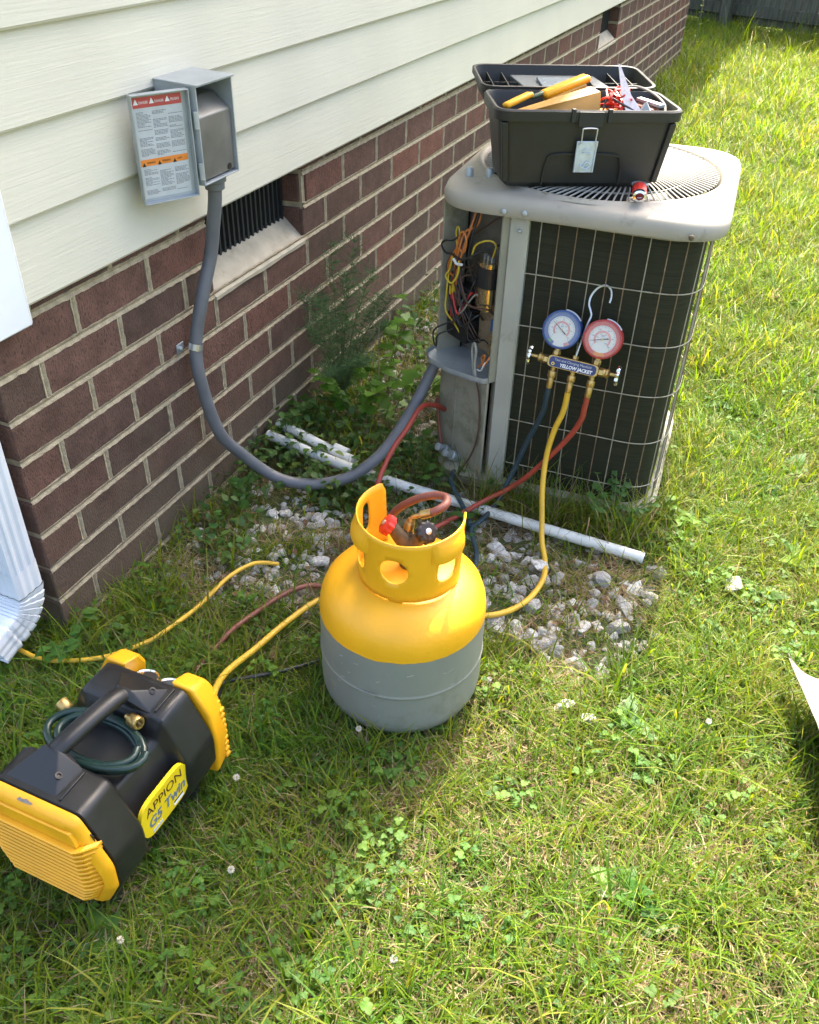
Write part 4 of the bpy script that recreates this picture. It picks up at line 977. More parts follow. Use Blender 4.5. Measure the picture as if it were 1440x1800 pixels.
r = geometry.delaunay_2d_cdt(vs2, edges, [], 0, 1e-6)
ov, of = r[0], r[2]; keep = []
for f in of:
    c = sum((ov[i] for i in f), Vector((0, 0))) / len(f)
    if inpoly(c, outl) and not any(inpoly(c, h) for h in holes): keep.append(tuple(f))
FR = R(-80)
def bend(u, z, r=CR):
    a = FR + u / CR; return (cx_ + r * math.cos(a), cy_ + r * math.sin(a), z)
me = bpy.data.meshes.new('collar'); me.from_pydata([bend(p.x, p.y, CR + .045 * (p.y - .262) * .6) for p in ov], [], keep)
bm = bmesh.new(); bm.from_mesh(me); bmesh.ops.recalc_face_normals(bm, faces=bm.faces); bmesh.ops.delete(bm, geom=[v for v in bm.verts if not v.link_faces], context='VERTS'); bm.to_mesh(me); bm.free()
me.materials.append(M['yellow']); smooth(me, 60); o = link('collar', me, TK); sd = o.modifiers.new('thick', 'SOLIDIFY'); sd.thickness = .0026; sd.offset = 0
for a_, w_ in ((60, 25), (-58, 23)):               # rolled hand-hold lips above the side holes
    rings = []
    for i in range(15):
        t = -1 + 2 * i / 14; an = R(a_ + w_ * t); f = math.sqrt(max(0, 1 - t * t)) ; out = .011 * f + .001
        sec = []
        for (dr_, z_) in ((.0015, .372), (out * .9, .358), (out, .345), (out * .8, .338), (out * .6, .340), (out * .7, .347), (out * .5, .356), (-.0005, .366)):
            sec.append(bend(an * CR, z_, CR + .003 + dr_))
        rings.append(sec)
    MB().loft(rings).build('hand_hold', M['yellow'], TK, ang=60)
# Y valve
V = MB(); V.lathe([(.014, .264), (.016, .268), (.013, .285), (.013, .310)], 16, Matrix.Translation((.005, .008, 0)))
V.tube([(.005, .008, .300), (-.012, .004, .322), (-.024, .0, .340)], [.013, .012, .010], 12); V.tube([(.005, .008, .300), (.020, .012, .322), (.030, .014, .338)], [.013, .012, .012], 12)
V.tube([(.002, .010, .300), (-.002, .018, .320), (-.003, .020, .328)], [.011, .009, .007], 12)
V.build('valve_body', M['bronze'], TK)
def knob(c, d, r, h, mt, name, n=10, sub=None):
    X = zto(d, c); mb = MB(); rr = []
    for (q, z_) in ((.7, 0), (1, .15), (1, .85), (.8, 1)):
        rr.append([X @ Vector((r * q * (1 + .07 * math.cos(n * 2 * math.pi * j / 60)) * math.cos(2 * math.pi * j / 60), r * q * (1 + .07 * math.cos(n * 2 * math.pi * j / 60)) * math.sin(2 * math.pi * j / 60), h * z_)) for j in range(60)])
    mb.loft(rr); o = mb.build(name, mt, TK)
    MB().lathe([(r * .3, 0), (r * .3, h + .002), (r * .15, h + .003)], 12, X).build('spindle_nut', M['steel'], o)
knob((-.024, -.001, .338), (-.75, -.3, .65), .0165, .016, M['w_re'], 'red_valve_knob'); knob((.030, .012, .334), (.55, -.45, .75), .0175, .018, M['cable'], 'black_valve_knob')
X = zto((.10, .4, .85), (-.003, .020, .326)); mb = MB(); hexnut(mb, .009, 0, .014, X, 14); mb.lathe([(.0065, .014), (.0065, .020)], 12, X); mb.build('hose_nut', M['brass'], TK)
e0 = X @ Vector((0, 0, .018))
w1, w2 = Vector((.014, .031, .354)), Vector((.030, .036, .360))
mb = MB(); mb.tube(spline([e0, e0 + Vector((.003, .002, .005)), w1], 4), .0042, 10); mb.tube([w1, w2], .0072, 12); mb.build('elbow_fitting', M['brass'], TK)
w2 = Vector((.654, .160, -.004)) + Vector((.030, .036, .360 * 1.08))
hose('tank_hose', 'brown red hose curling over the tank collar to its valve', 'hose', [w2, (.694, .202, .390), (.702, .218, .394), (.694, .236, .393), (.672, .243, .386), (.640, .240, .370), (.608, .236, .342), (.584, .240, .300), (.560, .262, .24), (.545, .30, .16), (.53, .35, .08), (.49, .40, .02), (.44, .40, .006)], .0070, M['hose_br'], 12)

# ================================================================ recovery machine
RM = thing('recovery_machine', 'black and yellow twin-cylinder recovery machine with coiled green hose lying in the grass', 'recovery machine', (.378, -.31, 0), R(0))
def sect(hx, top, bot=.0, sh=.045, n=5):
    return rpoly([(-hx + .026, bot), (hx - .026, bot), (hx - .002, bot + .05), (hx, top - .085), (hx - .030, top - .020), (hx - sh + .006, top), (-hx + sh - .006, top), (-hx + .030, top - .020), (-hx, top - .085), (-hx + .002, bot + .05)], [.01, .01, .03, .05, .04, .025, .025, .04, .05, .03], n)
def stn(y, hx, top, bot=.044, sc_=1.0):
    return [(p.x * sc_, y, (p.y - .11) * sc_ + .11) for p in sect(hx, top, bot)]
HT = .236; HX = .112
MB().loft([stn(-.119, HX - .004, HT - .004), stn(-.116, HX, HT), stn(-.062, HX, HT), stn(-.056, HX - .003, HT - .004), stn(-.050, HX - .009, HT - .036, .046), stn(-.042, HX - .011, HT - .040, .048),
          stn(.042, HX - .011, HT - .040, .048), stn(.048, HX - .009, HT - .036, .046), stn(.054, HX - .003, HT - .004), stn(.058, HX, HT), stn(.116, HX, HT), stn(.121, HX - .005, HT - .005)]).build('body', M['blackpl'], RM, ang=50)
# near yellow guard: frame and slats
fr = MB()
ys_ = [(-.1195, HX - .002, HT - .002, .046), (-.126, HX - .001, HT - .003, .048), (-.133, HX - .006, HT - .009, .052), (-.136, HX - .011, HT - .018, .056), (-.132, HX - .014, HT - .022, .060), (-.1215, HX - .016, HT - .024, .060)]
fr.loft([[(p.x, y, p.y) for p in sect(hx, tp_, bt)] for y, hx, tp_, bt in ys_], cap=False); fr.build('guard_frame', M['yellowpl'], RM, ang=60)
MB().box(-.090, .090, -.1225, -.1205, .060, .205).build('slat_shade_backing', M['blackpl'], RM)  # black sheet, its colour deepens the shadow in the gaps between slats
hull('guard_brow', [(-.090, -.139, .213), (.066, -.139, .216), (.076, -.141, .192), (-.092, -.141, .192), (-.090, -.124, .216), (.070, -.124, .216), (.078, -.124, .190), (-.092, -.124, .190)], M['yellowpl'], RM, .002)
nsl = 13
for q in range(nsl):
    z = .190 - q * .0100; w = .096 if z > .10 else .096 - (.10 - z) * .45
    rings = []; K = 16
    for i in range(K + 1):
        t = -1 + 2 * i / K; x = w * t; e = max(0, abs(t) - .80) / .20; yy = -.1480 + .022 * e ** 1.6; zz = z + .005 * math.sin(e * 3.0)
        rings.append([(x, yy + .002, zz), (x, yy, zz - .0015), (x, yy + .0015, zz - .0064), (x, yy + .010, zz - .0060), (x, yy + .010, zz + .0005)])
    MB().loft(rings).build('slat', M['yellowpl'], RM, ang=30)
# far yellow corner guards
def guard(sx, name='corner_guard'):
    P = []
    for y, k, top in ((.1215, 1.0, HT + .002), (.160, .93, HT - .012), (.170, .86, HT - .035)):
        P += [(sx * (.030 + (.112 - HX)) * 1.45, y, top), (sx * (HX - .032) * 1, y, top), (sx * (HX - .004) * k, y, top - .050), (sx * HX * k, y, .12), (sx * (HX - .006) * k, y, .05), (sx * .07, y, .04), (sx * .055, y, top - .06)]
    o = hull(name, P, M['yellowpl'], RM, .006)
    for q in range(12):
        z = .055 + q * .0135; xx = sx * (HX * .925 - (max(0, z - .165) * .5))
        MB().box(xx - .004, xx + .0012, .1505, .1610, z, z + .007).build('ridge', M['yellowpl'], o, bevel=.001)
guard(1); guard(-1)
MB().box(-.055, .055, .1205, .150, .04, .19).build('rear_panel', M['blackpl'], RM, bevel=.004)
for x in (-.022, .022):
    MB().lathe([(.019, 0), (.021, .002), (.021, .020), (.019, .022), (.017, .020)], 24, zto((0, .35, 1), (x, .134, .182)), cap=True).build('pressure_gauge', M['chrome'], RM)
# handle with gusset feet
hp = [(-.018, -.088, HT), (-.012, -.062, HT + .020), (-.006, -.040, HT + .026), (.0, .0, HT + .028), (.004, .040, HT + .026), (.006, .058, HT + .020), (.008, .084, HT)]
hn = MB().tube(spline([(p[0], p[1], p[2]) for p in hp[1:-1]], 6), .0150, 14, flat=.8).build('handle', M['blackpl'], RM)
for s_, (ya, yb, yc) in ((-1, (-.112, -.064, -.050)), (1, (.112, .064, .050))):
    cx2 = -.014 if s_ < 0 else .008
    P = [(cx2 - .050, ya, HT - .002), (cx2 + .040, ya, HT - .002), (cx2 + .045, yb * .92, HT - .002), (cx2 - .028, yb * .92, HT - .002), (cx2 - .014, yb, HT + .030), (cx2 + .012, yb, HT + .030), (cx2 - .010, yb * .8, HT + .022), (cx2 + .010, yb * .8, HT + .022)]
    hull('handle_foot', P, M['blackpl'], RM, .002)
    MB().box(cx2 + .046, cx2 + .050, min(ya, yb), max(ya, yb), HT - .002, HT + .0035).build('foot_edge', M['blackpl'], RM, bevel=.001)
    MB().lathe([(.0055, 0), (.0055, .002), (.003, .0025), (.003, .0005)], 12, zto((.5, -.2 * s_, .85), (cx2 + .028, (ya + yb) / 2, HT + .0125))).build('screw', M['black'], RM)
sc2 = MB(); rk = random.Random(8); cen = (-.012, 0)
out_ = [(-.012 + rk.uniform(.010, .026) * math.cos(6.283 * i / 14), rk.uniform(.35, 1.0) * math.sin(6.283 * i / 14)) for i in range(14)]
def gs(x, t): return (x, -.1296 + .0034 * -t, .2306 - .0030 * -t * -1 + .0009) 
vs3 = [gs(-.012, 0)] + [gs(x, t * .8) for x, t in out_]
sc2.add(vs3, [(0, i + 1, (i + 1) % 14 + 1) for i in range(14)]); sc2.build('scuff', pmat('worn_grey_scuff', (.22, .19, .16), .7, var=.3, vscale=200), RM, fix=False)
# brass ports
for c, d in (((.024, .046, .226), (1, -.25, .2)), ((-.090, .040, .192), (-.9, .1, .5))):
    X = zto(d, c); mb = MB(); mb.lathe([(.005, -.008), (.005, .002)], 12, X); mb.lathe([(.009, .002), (.0105, .004), (.0105, .020), (.009, .022), (.006, .022), (.006, .010)], 20, X, cap=False); mb.build('brass_port', M['brass'], RM)
# silver scrape on the guard
# label
sidex = .378 + HX - .0085
LB = frame((sidex - .378, .001, .132), (0, 1, 0), (0, 0, 1))      # x along the machine, y up, z outward (+x)
LB = LB if (LB.to_3x3() @ Vector((0, 0, 1))).x > 0 else LB @ Matrix.Diagonal((1, 1, -1, 1))
LB = Matrix.Translation((.0, 0, 0)) @ LB
lb = MB().loft([[LB @ Vector((p.x, p.y, z)) for p in rpoly([(-.0550, -.036), (.0550, -.036), (.0550, .036), (-.0550, .036)], .030, 7)] for z in (-.006, .0006)]).build('label_plate', M['ylabel'], RM)
text_mesh('lettering', 'APPION', .0240, M['maroon'], LB @ Matrix.Translation((0, .017, .0009)), lb, .0001, sx=1.0)
text_mesh('lettering', 'G5 Twin', .0270, M['bluegrey'], LB @ Matrix.Translation((.001, -.009, .0009)), lb, .0001, shear=.2, sx=.90, bold=.0007)
MB().box(-.036, -.014, -.0315, -.026, .0007, .0011, LB).build('label_strip', M['paper'], lb); MB().box(.014, .038, -.0315, -.026, .0007, .0011, LB).build('label_strip', M['white'], lb); MB().box(.015, .037, -.0255, -.023, .0007, .0011, LB).build('label_strip', M['black'], lb)
# coiled hose on top
mb = MB(); pts = []
for k in range(4 * 26):
    a = 2 * math.pi * k / 26; turn = k / 26
    rx = .064 + .006 * math.sin(turn * 2.1); ry = .039 + .003 * math.cos(turn * 1.7)
    pts.append((.0 + .004 * math.sin(turn * 1.5) + rx * math.cos(a + .5) * (1 + .05 * turn), -.001 + ry * math.sin(a + .5), .208 + .0072 * (turn % 2) + .004 * math.sin(a) - .012 * max(0, abs(math.cos(a + .5)) - .75)))
hc = tag(MB().tube(pts, .0058, 10).build('coiled_hose', M['hose_g']), 'dark green hose coiled under the recovery machine handle', 'hose'); hc.location = RM.location

# ================================================================ drain pipes
pp = thing('drain_pipe', 'long white plastic drain pipe lying across the gravel', 'pipe')
MB().tube(spline([(.02, .742, .050), (.236, .722, .034), (.400, .716, .026), (.591, .712, .024), (.763, .706, .022), (.907, .704, .020), (1.003, .703, .018)], 4), .0128, 18).build('pipe', M['pvc'], pp)
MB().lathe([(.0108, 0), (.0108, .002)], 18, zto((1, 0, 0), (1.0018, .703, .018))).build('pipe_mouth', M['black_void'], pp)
p3 = thing('short_pipe', 'short white plastic pipe end beside the wall under the ivy', 'pipe')
MB().tube(spline([(.02, .795, .055), (.10, .780, .048), (.20, .762, .036), (.26, .752, .032)], 4), .0128, 18).build('pipe', M['pvc'], p3); MB().lathe([(.0145, -.02), (.0145, .02)], 18, zto((1, -.1, -.1), (.215, .770, .038))).build('coupling', M['pvc'], p3)
MB().lathe([(.0145, -.012), (.0145, .012)], 18, zto((1, -.1, -.08), (.09, .7345, .046))).build('coupling', M['pvc'], pp)

# ================================================================ sheet metal panel at the right edge
sp = thing('sheet_panel', 'cream sheet metal panel leaning in the grass at the right edge', 'panel')
a_, b_, c_, d_ = Vector((1.312, .465, .080)), Vector((1.395, .335, .165)), Vector((1.75, .25, .17)), Vector((1.62, .60, .03))
K = 8; mb = MB(); rows = []
top = [Vector(v) for v in ((1.310, .459, .080), (1.327, .441, .077), (1.343, .430, .074), (1.369, .430, .069), (1.430, .45, .060), (1.75, .52, .03))]
bot = [Vector(v) for v in ((1.310, .459, .080), (1.325, .406, .088), (1.340, .358, .096), (1.364, .283, .106), (1.412, .150, .125), (1.62, -.10, .18))]
tt, bb = spline(top, 4), spline(bot, 4)
bb[0] = bb[0] + Vector((.001, -.002, 0))
MB().loft([[t_ for t_ in (t1, t1.lerp(b1, .5) + Vector((0, 0, .004)), b1)] for t1, b1 in zip(tt, bb)], cap=False, closed=False).build('sheet', M['sheet'], sp, fix=False)
sp.children[0].modifiers.new('thick', 'SOLIDIFY').thickness = .0014
MB().tube(bb[1:], .0016, 6).build('edge', M['sheet'], sp)

# ================================================================ vegetation
def hidden_col(name, meshes):
    c = bpy.data.collections.new(name)
    for i, me in enumerate(meshes):
        o = bpy.data.objects.new('%s_%02d' % (name, i), me); c.objects.link(o)
    return c
def scatter(name, pts, col, label, nvar):
    """pts: (x, y, z, rx, ry, rz, scale)"""
    me = bpy.data.meshes.new(name); me.from_pydata([p[:3] for p in pts], [], [])
    at = me.attributes.new('rot', 'FLOAT_VECTOR', 'POINT'); at.data.foreach_set('vector', [v for p in pts for v in p[3:6]])
    at = me.attributes.new('scl', 'FLOAT', 'POINT'); at.data.foreach_set('value', [p[6] for p in pts])
    at = me.attributes.new('idx', 'INT', 'POINT'); at.data.foreach_set('value', [p[7] if len(p) > 7 else random.randrange(nvar) for p in pts])
    o = link(name, me); tag(o, label, None, kind='stuff')
    ng = bpy.data.node_groups.new(name, 'GeometryNodeTree'); ng.interface.new_socket('Geometry', in_out='INPUT', socket_type='NodeSocketGeometry'); ng.interface.new_socket('Geometry', in_out='OUTPUT', socket_type='NodeSocketGeometry')
    N = ng.nodes; L = ng.links; gi = N.new('NodeGroupInput'); go = N.new('NodeGroupOutput')
    ci = N.new('GeometryNodeCollectionInfo'); ci.inputs['Collection'].default_value = col; ci.inputs['Separate Children'].default_value = True; ci.inputs['Reset Children'].default_value = True
    ip = N.new('GeometryNodeInstanceOnPoints'); ip.inputs['Pick Instance'].default_value = True
    def attr(n, t):
        a = N.new('GeometryNodeInputNamedAttribute'); a.data_type = t; a.inputs['Name'].default_value = n; return [s for s in a.outputs if s.enabled][0]
    L.new(gi.outputs[0], ip.inputs['Points']); L.new(ci.outputs[0], ip.inputs['Instance']); L.new(attr('idx', 'INT'), ip.inputs['Instance Index'])
    e2r = N.new('FunctionNodeEulerToRotation'); L.new(attr('rot', 'FLOAT_VECTOR'), e2r.inputs[0]); L.new(e2r.outputs[0], ip.inputs['Rotation'])
    L.new(attr('scl', 'FLOAT'), ip.inputs['Scale']); L.new(ip.outputs[0], go.inputs[0])
    md = o.modifiers.new('scatter', 'NODES'); md.node_group = ng
    return o
def blade(mb, base, az, ln, w, lean, curl, col, seg=4):
    d = Vector((math.cos(az), math.sin(az), 0)); side = Vector((-d.y, d.x, 0)); p = Vector(base); ang = lean; vs = []
    cols = []
    for i in range(seg + 1):
        t = i / seg; ww = w * (1 - t ** 1.7) * .5 + .00012
        vs += [p - side * ww, p + side * ww]; st = ln / seg
        p = p + (Vector((0, 0, 1)) * math.cos(ang) + d * math.sin(ang)) * st; ang += curl / seg
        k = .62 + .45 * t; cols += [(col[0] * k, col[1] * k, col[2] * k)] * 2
    fs = [(2 * i, 2 * i + 1, 2 * i + 3, 2 * i + 2) for i in range(seg)]
    n = len(mb.v); mb.v += [tuple(v) for v in vs]; mb.f += [tuple(j + n for j in f) for f in fs]; mb.c += cols
GREENS = [(.092, .175, .014), (.120, .205, .015), (.068, .145, .018), (.150, .225, .018), (.088, .165, .028), (.190, .215, .030)]
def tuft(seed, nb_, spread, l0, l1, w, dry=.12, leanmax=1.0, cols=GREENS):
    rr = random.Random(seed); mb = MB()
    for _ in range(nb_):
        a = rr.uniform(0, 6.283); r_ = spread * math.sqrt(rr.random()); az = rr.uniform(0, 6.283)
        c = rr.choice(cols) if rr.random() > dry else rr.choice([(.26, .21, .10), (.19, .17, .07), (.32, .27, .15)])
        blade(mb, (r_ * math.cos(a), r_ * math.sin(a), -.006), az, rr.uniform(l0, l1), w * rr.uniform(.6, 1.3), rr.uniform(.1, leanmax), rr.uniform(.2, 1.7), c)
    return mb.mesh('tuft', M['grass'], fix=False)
def straw(seed, nb_, spread):
    rr = random.Random(seed); mb = MB()
    for _ in range(nb_):
        a = rr.uniform(0, 6.283); r_ = spread * math.sqrt(rr.random())
        c = rr.choice([(.34, .27, .14), (.24, .19, .09), (.42, .36, .22), (.18, .13, .07)])
        blade(mb, (r_ * math.cos(a), r_ * math.sin(a), rr.uniform(-.004, .012)), rr.uniform(0, 6.283), rr.uniform(.02, .06), rr.uniform(.0008, .002), rr.uniform(1.1, 1.6), rr.uniform(-.3, .4), c, 3)
    for _ in range(3):
        if rr.random() < .5: leaflet(mb, Vector((rr.uniform(-.04, .04), rr.uniform(-.04, .04), .010)), rr.uniform(0, 6.28), rr.uniform(-.2, .3), rr.uniform(.010, .022), rr.choice([(.16, .10, .05), (.11, .07, .04), (.22, .16, .08)]), 'oval', 4)
    return mb.mesh('straw', M['straw'], fix=False)
def leaflet(mb, c, az, tilt, r_, col, shape='round', n=8, fold=.18):
    """a small leaf whose base is at c, pointing along az"""
    X = Matrix.Translation(c) @ Matrix.Rotation(az, 4, 'Z') @ Matrix.Rotation(-tilt, 4, 'Y')
    out = []
    for i in range(n + 1):
        t = i / n
        if shape == 'round': wv = math.sin(math.pi * t) ** .6 * .50 * (1 - .1 * (t > .95))
        elif shape == 'oval': wv = math.sin(math.pi * t ** .8) * .30
        elif shape == 'long': wv = math.sin(math.pi * t ** .85) * .16
        else: wv = (math.sin(math.pi * t ** .75) * (.46 + .16 * math.cos(t * 17)))
        out.append((t, max(wv, .012)))
    vs = []
    for t, wv in out: vs += [X @ Vector((t * r_, -wv * r_, wv * r_ * fold - .25 * r_ * t * t)), X @ Vector((t * r_, 0, -.25 * r_ * t * t)), X @ Vector((t * r_, wv * r_, wv * r_ * fold - .25 * r_ * t * t))]
    fs = []
    for i in range(n): a = 3 * i; fs += [(a, a + 1, a + 4, a + 3), (a + 1, a + 2, a + 5, a + 4)]
    mb.tint = col; mb.add(vs, fs); mb.tint = (1, 1, 1)
def clover(seed, k=9, spread=.035):
    rr = random.Random(seed); mb = MB()
    for _ in range(k):
        a = rr.uniform(0, 6.283); r_ = spread * math.sqrt(rr.random()); h = rr.uniform(.018, .050); c = Vector((r_ * math.cos(a), r_ * math.sin(a), h))
        blade(mb, (c.x * .6, c.y * .6, -.004), a, h * 1.05, .0012, .1, .2, (.09, .14, .04), 2)
        az = rr.uniform(0, 6.283); s_ = rr.uniform(.0055, .010); g = rr.choice([(.060, .145, .022), (.075, .165, .024), (.050, .125, .024), (.095, .180, .026)])
        for q in range(3): leaflet(mb, c, az + q * 2.094, rr.uniform(-.1, .35), s_, g, 'round', 5)
    return mb.mesh('clover', M['clover'], fix=False)
def vine(seed, k=10, spread=.05, size=(.012, .028), shapes=('lobed', 'oval', 'oval'), hmax=.07):
    rr = random.Random(seed); mb = MB()
    for _ in range(k):
        a = rr.uniform(0, 6.283); r_ = spread * math.sqrt(rr.random()); h = rr.uniform(.01, hmax); c = Vector((r_ * math.cos(a), r_ * math.sin(a), h))
        blade(mb, (c.x * .5, c.y * .5, -.004), a, h * 1.1, .0014, .3, .3, (.13, .11, .05), 2)
        g = rr.choice([(.05, .12, .028), (.07, .15, .03), (.042, .10, .030), (.11, .17, .04), (.06, .13, .04)])
        leaflet(mb, c, rr.uniform(0, 6.283), rr.uniform(-.5, .6), rr.uniform(*size), g, rr.choice(shapes), 7)
    return mb.mesh('vine', M['leaf'], fix=False)
def dandelion(seed):
    rr = random.Random(seed); mb = MB()
    for q in range(rr.randint(5, 8)):
        leaflet(mb, Vector((0, 0, .004)), q * 1.0 + rr.uniform(-.3, .3), rr.uniform(.25, .8), rr.uniform(.035, .065), rr.choice([(.08, .17, .03), (.10, .20, .03), (.06, .14, .03)]), 'oval', 7)
    return mb.mesh('weed', M['leaf'], fix=False)
MASK = [('c', .648, .165, .135), ('b', .31, .440, -.385, -.22), ('b', .43, .97, .84, 1.37)]
def blocked(x, y, m_=0.):
    if x < .012 + m_ and -0.0 - m_ < y < YEND: return True
    if x < 0 and -.0 < y < YEND + .02: return True
    for q in MASK:
        if q[0] == 'c' and (x - q[1]) ** 2 + (y - q[2]) ** 2 < (q[3] + m_) ** 2: return True
        if q[0] == 'b' and q[1] - m_ < x < q[2] + m_ and q[3] - m_ < y < q[4] + m_: return True
    return False
GP = [(.02, .22), (.14, .16), (.34, .24), (.50, .28), (.72, .34), (.92, .31), (1.01, .31), (1.07, .46), (1.08, .66), (1.0, .78), (.62, .82), (.42, .92), (.40, 1.5), (.30, 2.3), (.02, 2.6)]
def gravel_w(x, y):
    n_ = noise.noise(Vector((x * 7, y * 7, 2))) * .5 + noise.noise(Vector((x * 21, y * 21, 8))) * .35
    ins = inpoly((x, y), GP)
    if not ins: return 0
    w = .72 + n_
    if .66 < x < 1.14 and .30 < y < .74: w += .35
    if x < .36 and .60 < y < .95: w -= .25
    if x < .12: w -= .15
    if .12 < x < .45 and .95 < y < 1.9: w += .35
    if .12 < x < .55 and .24 < y < .62: w += .15
    return w
def visible(x, y, mrg=.35):
    d = Vector((x, y, 0)) - cam.location; z = d.dot(cf)
    if z < .2: return False
    u, v = d.dot(cr) / z * 1.0735, d.dot(cu) / z * 1.0735
    return abs(u) < .5 + mrg and abs(v) < .625 + mrg
rr = random.Random(11)
gr_pts, st_pts, cl_pts, vi_pts, we_pts, ta_pts, fl_pts = [], [], [], [], [], [], []
def place(n, x0, x1, y0, y1, fn):
    for _ in range(n):
        x, y = rr.uniform(x0, x1), rr.uniform(y0, y1)
        fn(x, y)
PATHS = [[(-.20, -.10), (-.088, -.084), (-.019, -.097), (.045, -.093), (.127, -.047), (.180, .020), (.197, .072), (.208, .152), (.217, .243), (.233, .308), (.253, .338)],
         [(.301, .115), (.320, .190), (.344, .262), (.372, .308)], [(.818, .542), (.806, .465), (.768, .405), (.70, .365)], [(.425, .285), (.395, .200), (.378, .095), (.374, .0)], [(.363, .008), (.408, .045), (.449, .080), (.477, .117)],
         [(.40, .716), (.591, .712), (.763, .706), (1.003, .703)]]
PTS = []
for P_ in PATHS:
    for a_, b_ in zip(P_, P_[1:]):
        n_ = max(1, int(math.hypot(b_[0] - a_[0], b_[1] - a_[1]) / .008)); PTS += [(a_[0] + (b_[0] - a_[0]) * i / n_, a_[1] + (b_[1] - a_[1]) * i / n_) for i in range(n_)]
PCELL = set()
for a_, b_ in PTS:
    for i in (-2, -1, 0, 1, 2):
        for j in (-2, -1, 0, 1): PCELL.add((round(a_ / .01) + i, round(b_ / .01) + j - 1))
def on_path(x, y): return (round(x / .01), round(y / .01)) in PCELL
def near_patch(x, y):
    return noise.noise(Vector((x * 2.6, y * 2.6, 5))), noise.noise(Vector((x * 6, y * 6, 15)))
def grass_fn(sc0, sc1, base):
    def f(x, y):
        if not visible(x, y, .55) or blocked(x, y) or (on_path(x, y) and rr.random() < .8): return
        g = gravel_w(x, y); a, b = near_patch(x, y)
        p = base * (1 if g <= 0 else max(.10, .36 - g * .5)) * (1 + .5 * b)
        if x > .6 and y < .35: p *= .75
        if rr.random() > p: return
        k = rr.uniform(sc0, sc1) * (1 + .25 * a)
        gr_pts.append((x, y, gz(x, y), rr.uniform(-.2, .2), rr.uniform(-.2, .2), rr.uniform(0, 6.28), k * (.75 if (.24 < x < .52 and -.47 < y < -.13) else 1), rr.randrange(8) if rr.random() > .10 else 8 + rr.randrange(2)))
    return f
place(27000, -.5, 2.7, -1.0, 1.6, grass_fn(.60, 1.10, .85))
place(20000, -.3, 4.4, 1.6, 4.2, grass_fn(.9, 1.35, .9))
place(27000, -2.0, 7.0, 4.2, 9.8, grass_fn(1.1, 1.8, .95))
def st_fn(x, y):
    if not visible(x, y) or blocked(x, y): return
    a, b = near_patch(x + 5, y)
    w = .22 + .5 * b + (.45 if (x > .62 and y < .25) else 0) + (.2 if gravel_w(x, y) > 0 else 0)
    if x > .6 and y < .3: w += .38
    if rr.random() < w: st_pts.append((x, y, gz(x, y) + .002, 0, 0, rr.uniform(0, 6.28), rr.uniform(.7, 1.2)))
place(7500, -.3, 2.0, -.9, 1.8, st_fn); place(1600, .9, 3.2, 1.8, 4.0, st_fn)
def cl_fn(x, y):
    if not visible(x, y) or blocked(x, y) or on_path(x, y): return
    a, b = near_patch(x, y + 9)
    w = .10 + .25 * a + .5 * b + (.42 if (x < .8 and y < .25) else .02) - (.35 if gravel_w(x, y) > .3 else 0)
    if rr.random() < w: cl_pts.append((x, y, gz(x, y), 0, 0, rr.uniform(0, 6.28), rr.uniform(.55, 1.0)))
place(5200, -.2, 2.1, -.9, 1.9, cl_fn); place(1500, 1.0, 3.5, 1.9, 4.5, cl_fn)
def vi_fn(x, y):
    if blocked(x, y): return
    w = .0
    if .0 < x < .42 and .60 < y < .98: w = .62
    elif .0 < x < .16 and .30 < y < .60: w = .45
    elif .0 < x < .42 and .98 < y < 1.9: w = .16
    elif .42 < x < .70 and .60 < y < .80: w = .10
    if .20 < x < .55 and .69 < y < .80: w = min(w, .30)
    w *= 1 + noise.noise(Vector((x * 9, y * 9, 3)))
    if rr.random() < w: vi_pts.append((x, y, gz(x, y) + (.03 if x < .12 else (.018 if .66 < y < .82 else 0)), rr.uniform(-.3, .3), rr.uniform(-.3, .3), rr.uniform(0, 6.28), rr.uniform(.7, 1.15)))
place(1700, .0, .75, .2, 2.0, vi_fn)
def we_fn(x, y):
    if not visible(x, y) or blocked(x, y): return
    if (x > 1.0 and y > .7) or (x > .9 and rr.random() < .25) or rr.random() < .10:
        if gravel_w(x, y) < .5: we_pts.append((x, y, gz(x, y) + .006, 0, 0, rr.uniform(0, 6.28), rr.uniform(.55, 1.1)))
place(620, .0, 2.4, -.7, 2.6, we_fn); place(260, 1.0, 4, 2.6, 6.5, we_fn)
for _ in range(120):                                           # long grass against the unit
    t = rr.random(); x, y = .60 + .38 * t, .80 - .03 + .03 * t - rr.uniform(-.02, .07)
    ta_pts.append((x, y, -.005, rr.uniform(-.1, .25), rr.uniform(-.15, .15), rr.uniform(0, 6.28), rr.uniform(.35, .95)))
for _ in range(60): ta_pts.append((rr.uniform(.98, 1.06), rr.uniform(.84, 1.3), -.005, 0, 0, rr.uniform(0, 6.28), rr.uniform(.3, .6)))
for _ in range(40): ta_pts.append((rr.uniform(.40, .60), rr.uniform(.74, .84), -.005, 0, 0, rr.uniform(0, 6.28), rr.uniform(.3, .7)))
for _ in range(70): ta_pts.append((rr.uniform(0.2, 2.0), rr.uniform(7.6, 8.8), -.005, 0, 0, rr.uniform(0, 6.28), rr.uniform(.7, 1.6)))
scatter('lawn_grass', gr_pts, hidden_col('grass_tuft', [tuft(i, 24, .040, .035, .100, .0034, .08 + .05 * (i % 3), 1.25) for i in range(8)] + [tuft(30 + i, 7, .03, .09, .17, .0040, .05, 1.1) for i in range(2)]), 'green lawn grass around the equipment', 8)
scatter('tall_grass', ta_pts, hidden_col('tall_tuft', [tuft(40 + i, 6, .02, .12, .28, .0030, .15, .6) for i in range(5)]), 'long loose grass growing against the condenser and fence', 5)
